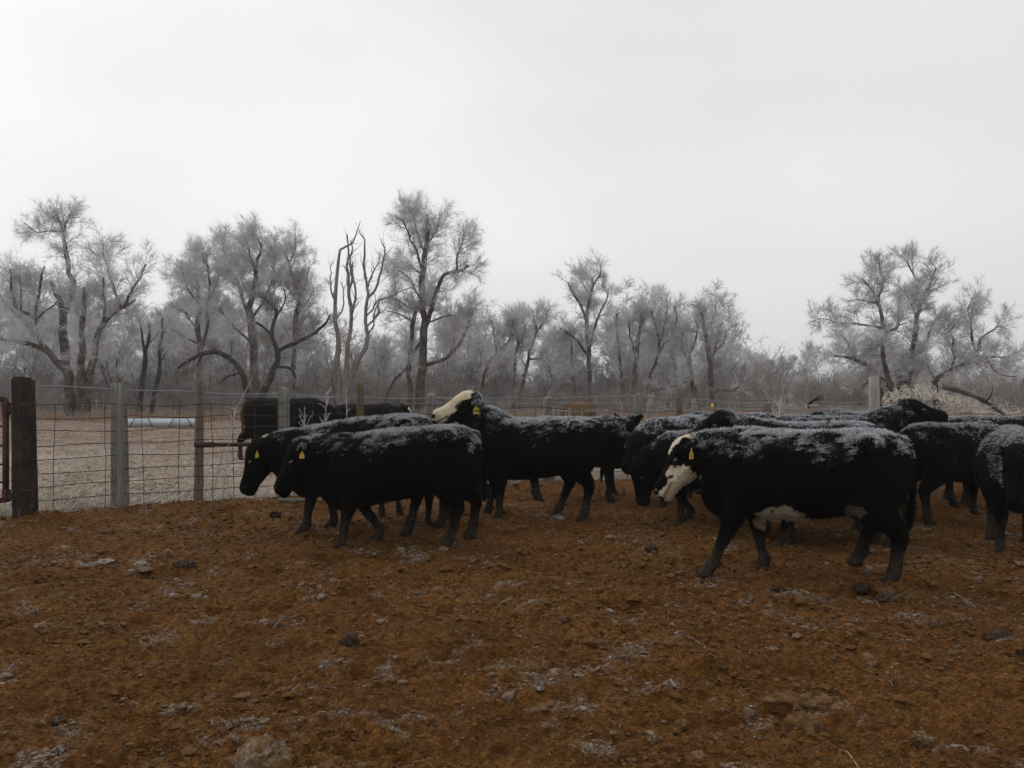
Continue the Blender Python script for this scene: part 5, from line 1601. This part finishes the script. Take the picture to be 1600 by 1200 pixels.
clod('small dark clod near the left edge of the dirt', 64, 906, 18, 9, .8, 6, 0, 1)
clod('dark clod near the fence foot ahead of the trotting calves', 431, 806, 16, 12, .9, 7, 0, 1)
clod('rounded brown clod in the lower middle', 1064, 1112, 26, 22, .9, 8, .1)
clod('dark angular stone by the hind hoof of the cream-blazed cow', 1346, 918, 30, 15, .7, 9, .1, 1)
clod('grey-topped stone below the hind hoof of the cream-blazed cow', 1386, 930, 34, 18, .8, 10, .35, 1)
clod('frosted flat clod at the right, left one of two side by side', 1452, 968, 40, 17, .8, 11, .15)
clod('frosted flat clod at the right, right one of two side by side', 1498, 968, 32, 15, .8, 12, .15)
clod('dark lumpy dung pile by the right edge', 1560, 990, 44, 20, .8, 13, .2, 1)
clod('dark lump cut by the right edge of the picture', 1598, 1025, 22, 16, .9, 14, 0, 1)
clod('dark flattened clod in front of the calf with the peaked back', 1016, 864, 24, 9, .8, 15, .1, 1)
clod('dark clod under the belly of the cream-blazed cow', 1217, 922, 26, 9, .7, 16, .1, 1)
clod('small pale-topped clod below the belly of the cream-blazed cow', 1354, 938, 17, 8, .8, 17, .7)
clod('brown clod beside a scuffed hollow in the lower right', 1020, 1152, 28, 14, .8, 18, .25)
clod('frosted crusted clod near the bottom edge right of centre', 1440, 1162, 34, 20, .8, 19, .3)
clod('dark clod in the left foreground beside frosted chaff', 92, 1128, 24, 12, .8, 21, .4, 1)
# orange brick
x, Y, z = gp(1380, 902)
brk = thing('orange_brick', 'worn orange brick by the hind hoof of the cream-blazed cow', 'brick', (x, Y, z + .02), .25)
import bmesh
bm = bmesh.new(); bmesh.ops.create_cube(bm, size=1.0)
for v in bm.verts: v.co = Vector((v.co.x * .125, v.co.y * .08, v.co.z * .055))
bmesh.ops.bevel(bm, geom=bm.edges[:], offset=.007, segments=2, affect='EDGES', profile=.6)
me = bpy.data.meshes.new('brick_block'); bm.to_mesh(me); bm.free()
bkm = NT('worn_brick'); nn = bkm.noise(40, 4, .6, bkm.coord('Object'))
me.materials.append(bkm.out(bkm.mix(nn, (.16, .07, .025), (.27, .13, .05)), .9)); obj('block', me, brk)
# poles and sticks
def stick(label, a, b, r, mat, name='stick', bend=.02, seed=0):
    xa, Ya, za = gp(*a); xb, Yb_, zb = gp(*b)
    A, B = np.array((xa, Ya, za + r * .8)), np.array((xb, Yb_, zb + r * .8))
    g = np.random.default_rng(seed)
    mids = [A + (B - A) * t + np.array((0, g.normal() * bend, abs(g.normal()) * bend * .6)) for t in (.33, .66)]
    pts = catmull([A] + mids + [B], 12)
    root = thing(name, label, 'pole' if name == 'fallen_pole' else 'stick', A)
    V, p = MB().add(*tubes((pts - A)[None], np.linspace(r, r * .8, 12)[None], 7, True)).data()
    obj('shaft', mesh_np(name, V, p, True, {'tip': np.full(len(V), 0.0)}, [mat]), root)
stick('weathered pole lying at the fence foot behind the trotting calves', (436, 787), (536, 783), .028, WOOD_GREY, 'fallen_pole', .005)
stick('pale stick angled on the dirt right of the grey post', (222, 809), (246, 800), .006, WOOD_BROWN, seed=1)
stick('long pale stick lying below the split brown post', (306, 802), (352, 788), .006, WOOD_BROWN, seed=2)
stick('pale brown stick lying in the middle of the left dirt', (426, 981), (466, 960), .008, WOOD_BROWN, seed=3)
stick('forked white twig lying on the dirt at the right', (1490, 918), (1526, 946), .0035, FROSTW, seed=4)
stick('curved straw by the frosted ridge in the lower right', (1395, 1072), (1372, 1058), .0022, STRAW, bend=.03, seed=5)
stick('thin straw near the bottom right of the big clod', (1322, 1180), (1338, 1200), .0022, STRAW, seed=6)
stick('short straw near the left foreground chaff', (330, 1134), (334, 1126), .003, STRAW, seed=7)
# ------------------------------------------------------------------ the freezing mist
def build_haze():
    V, q = box((0, 0, 10.5), (640, 640, 24))
    m = bpy.data.materials.new('mist')
    m.use_nodes = True
    t = m.node_tree
    t.nodes.clear()
    o = t.nodes.new('ShaderNodeOutputMaterial')
    v = t.nodes.new('ShaderNodeVolumePrincipled')
    v.inputs['Color'].default_value = (.93, .95, .97, 1)
    v.inputs['Density'].default_value = HAZE
    v.inputs['Anisotropy'].default_value = 0.2
    t.links.new(v.outputs[0], o.inputs['Volume'])
    me = mesh_np('haze', V, q, False, None, [m])
    obj('haze', me, kind='stuff')
HAZE = 0.0009
build_haze()
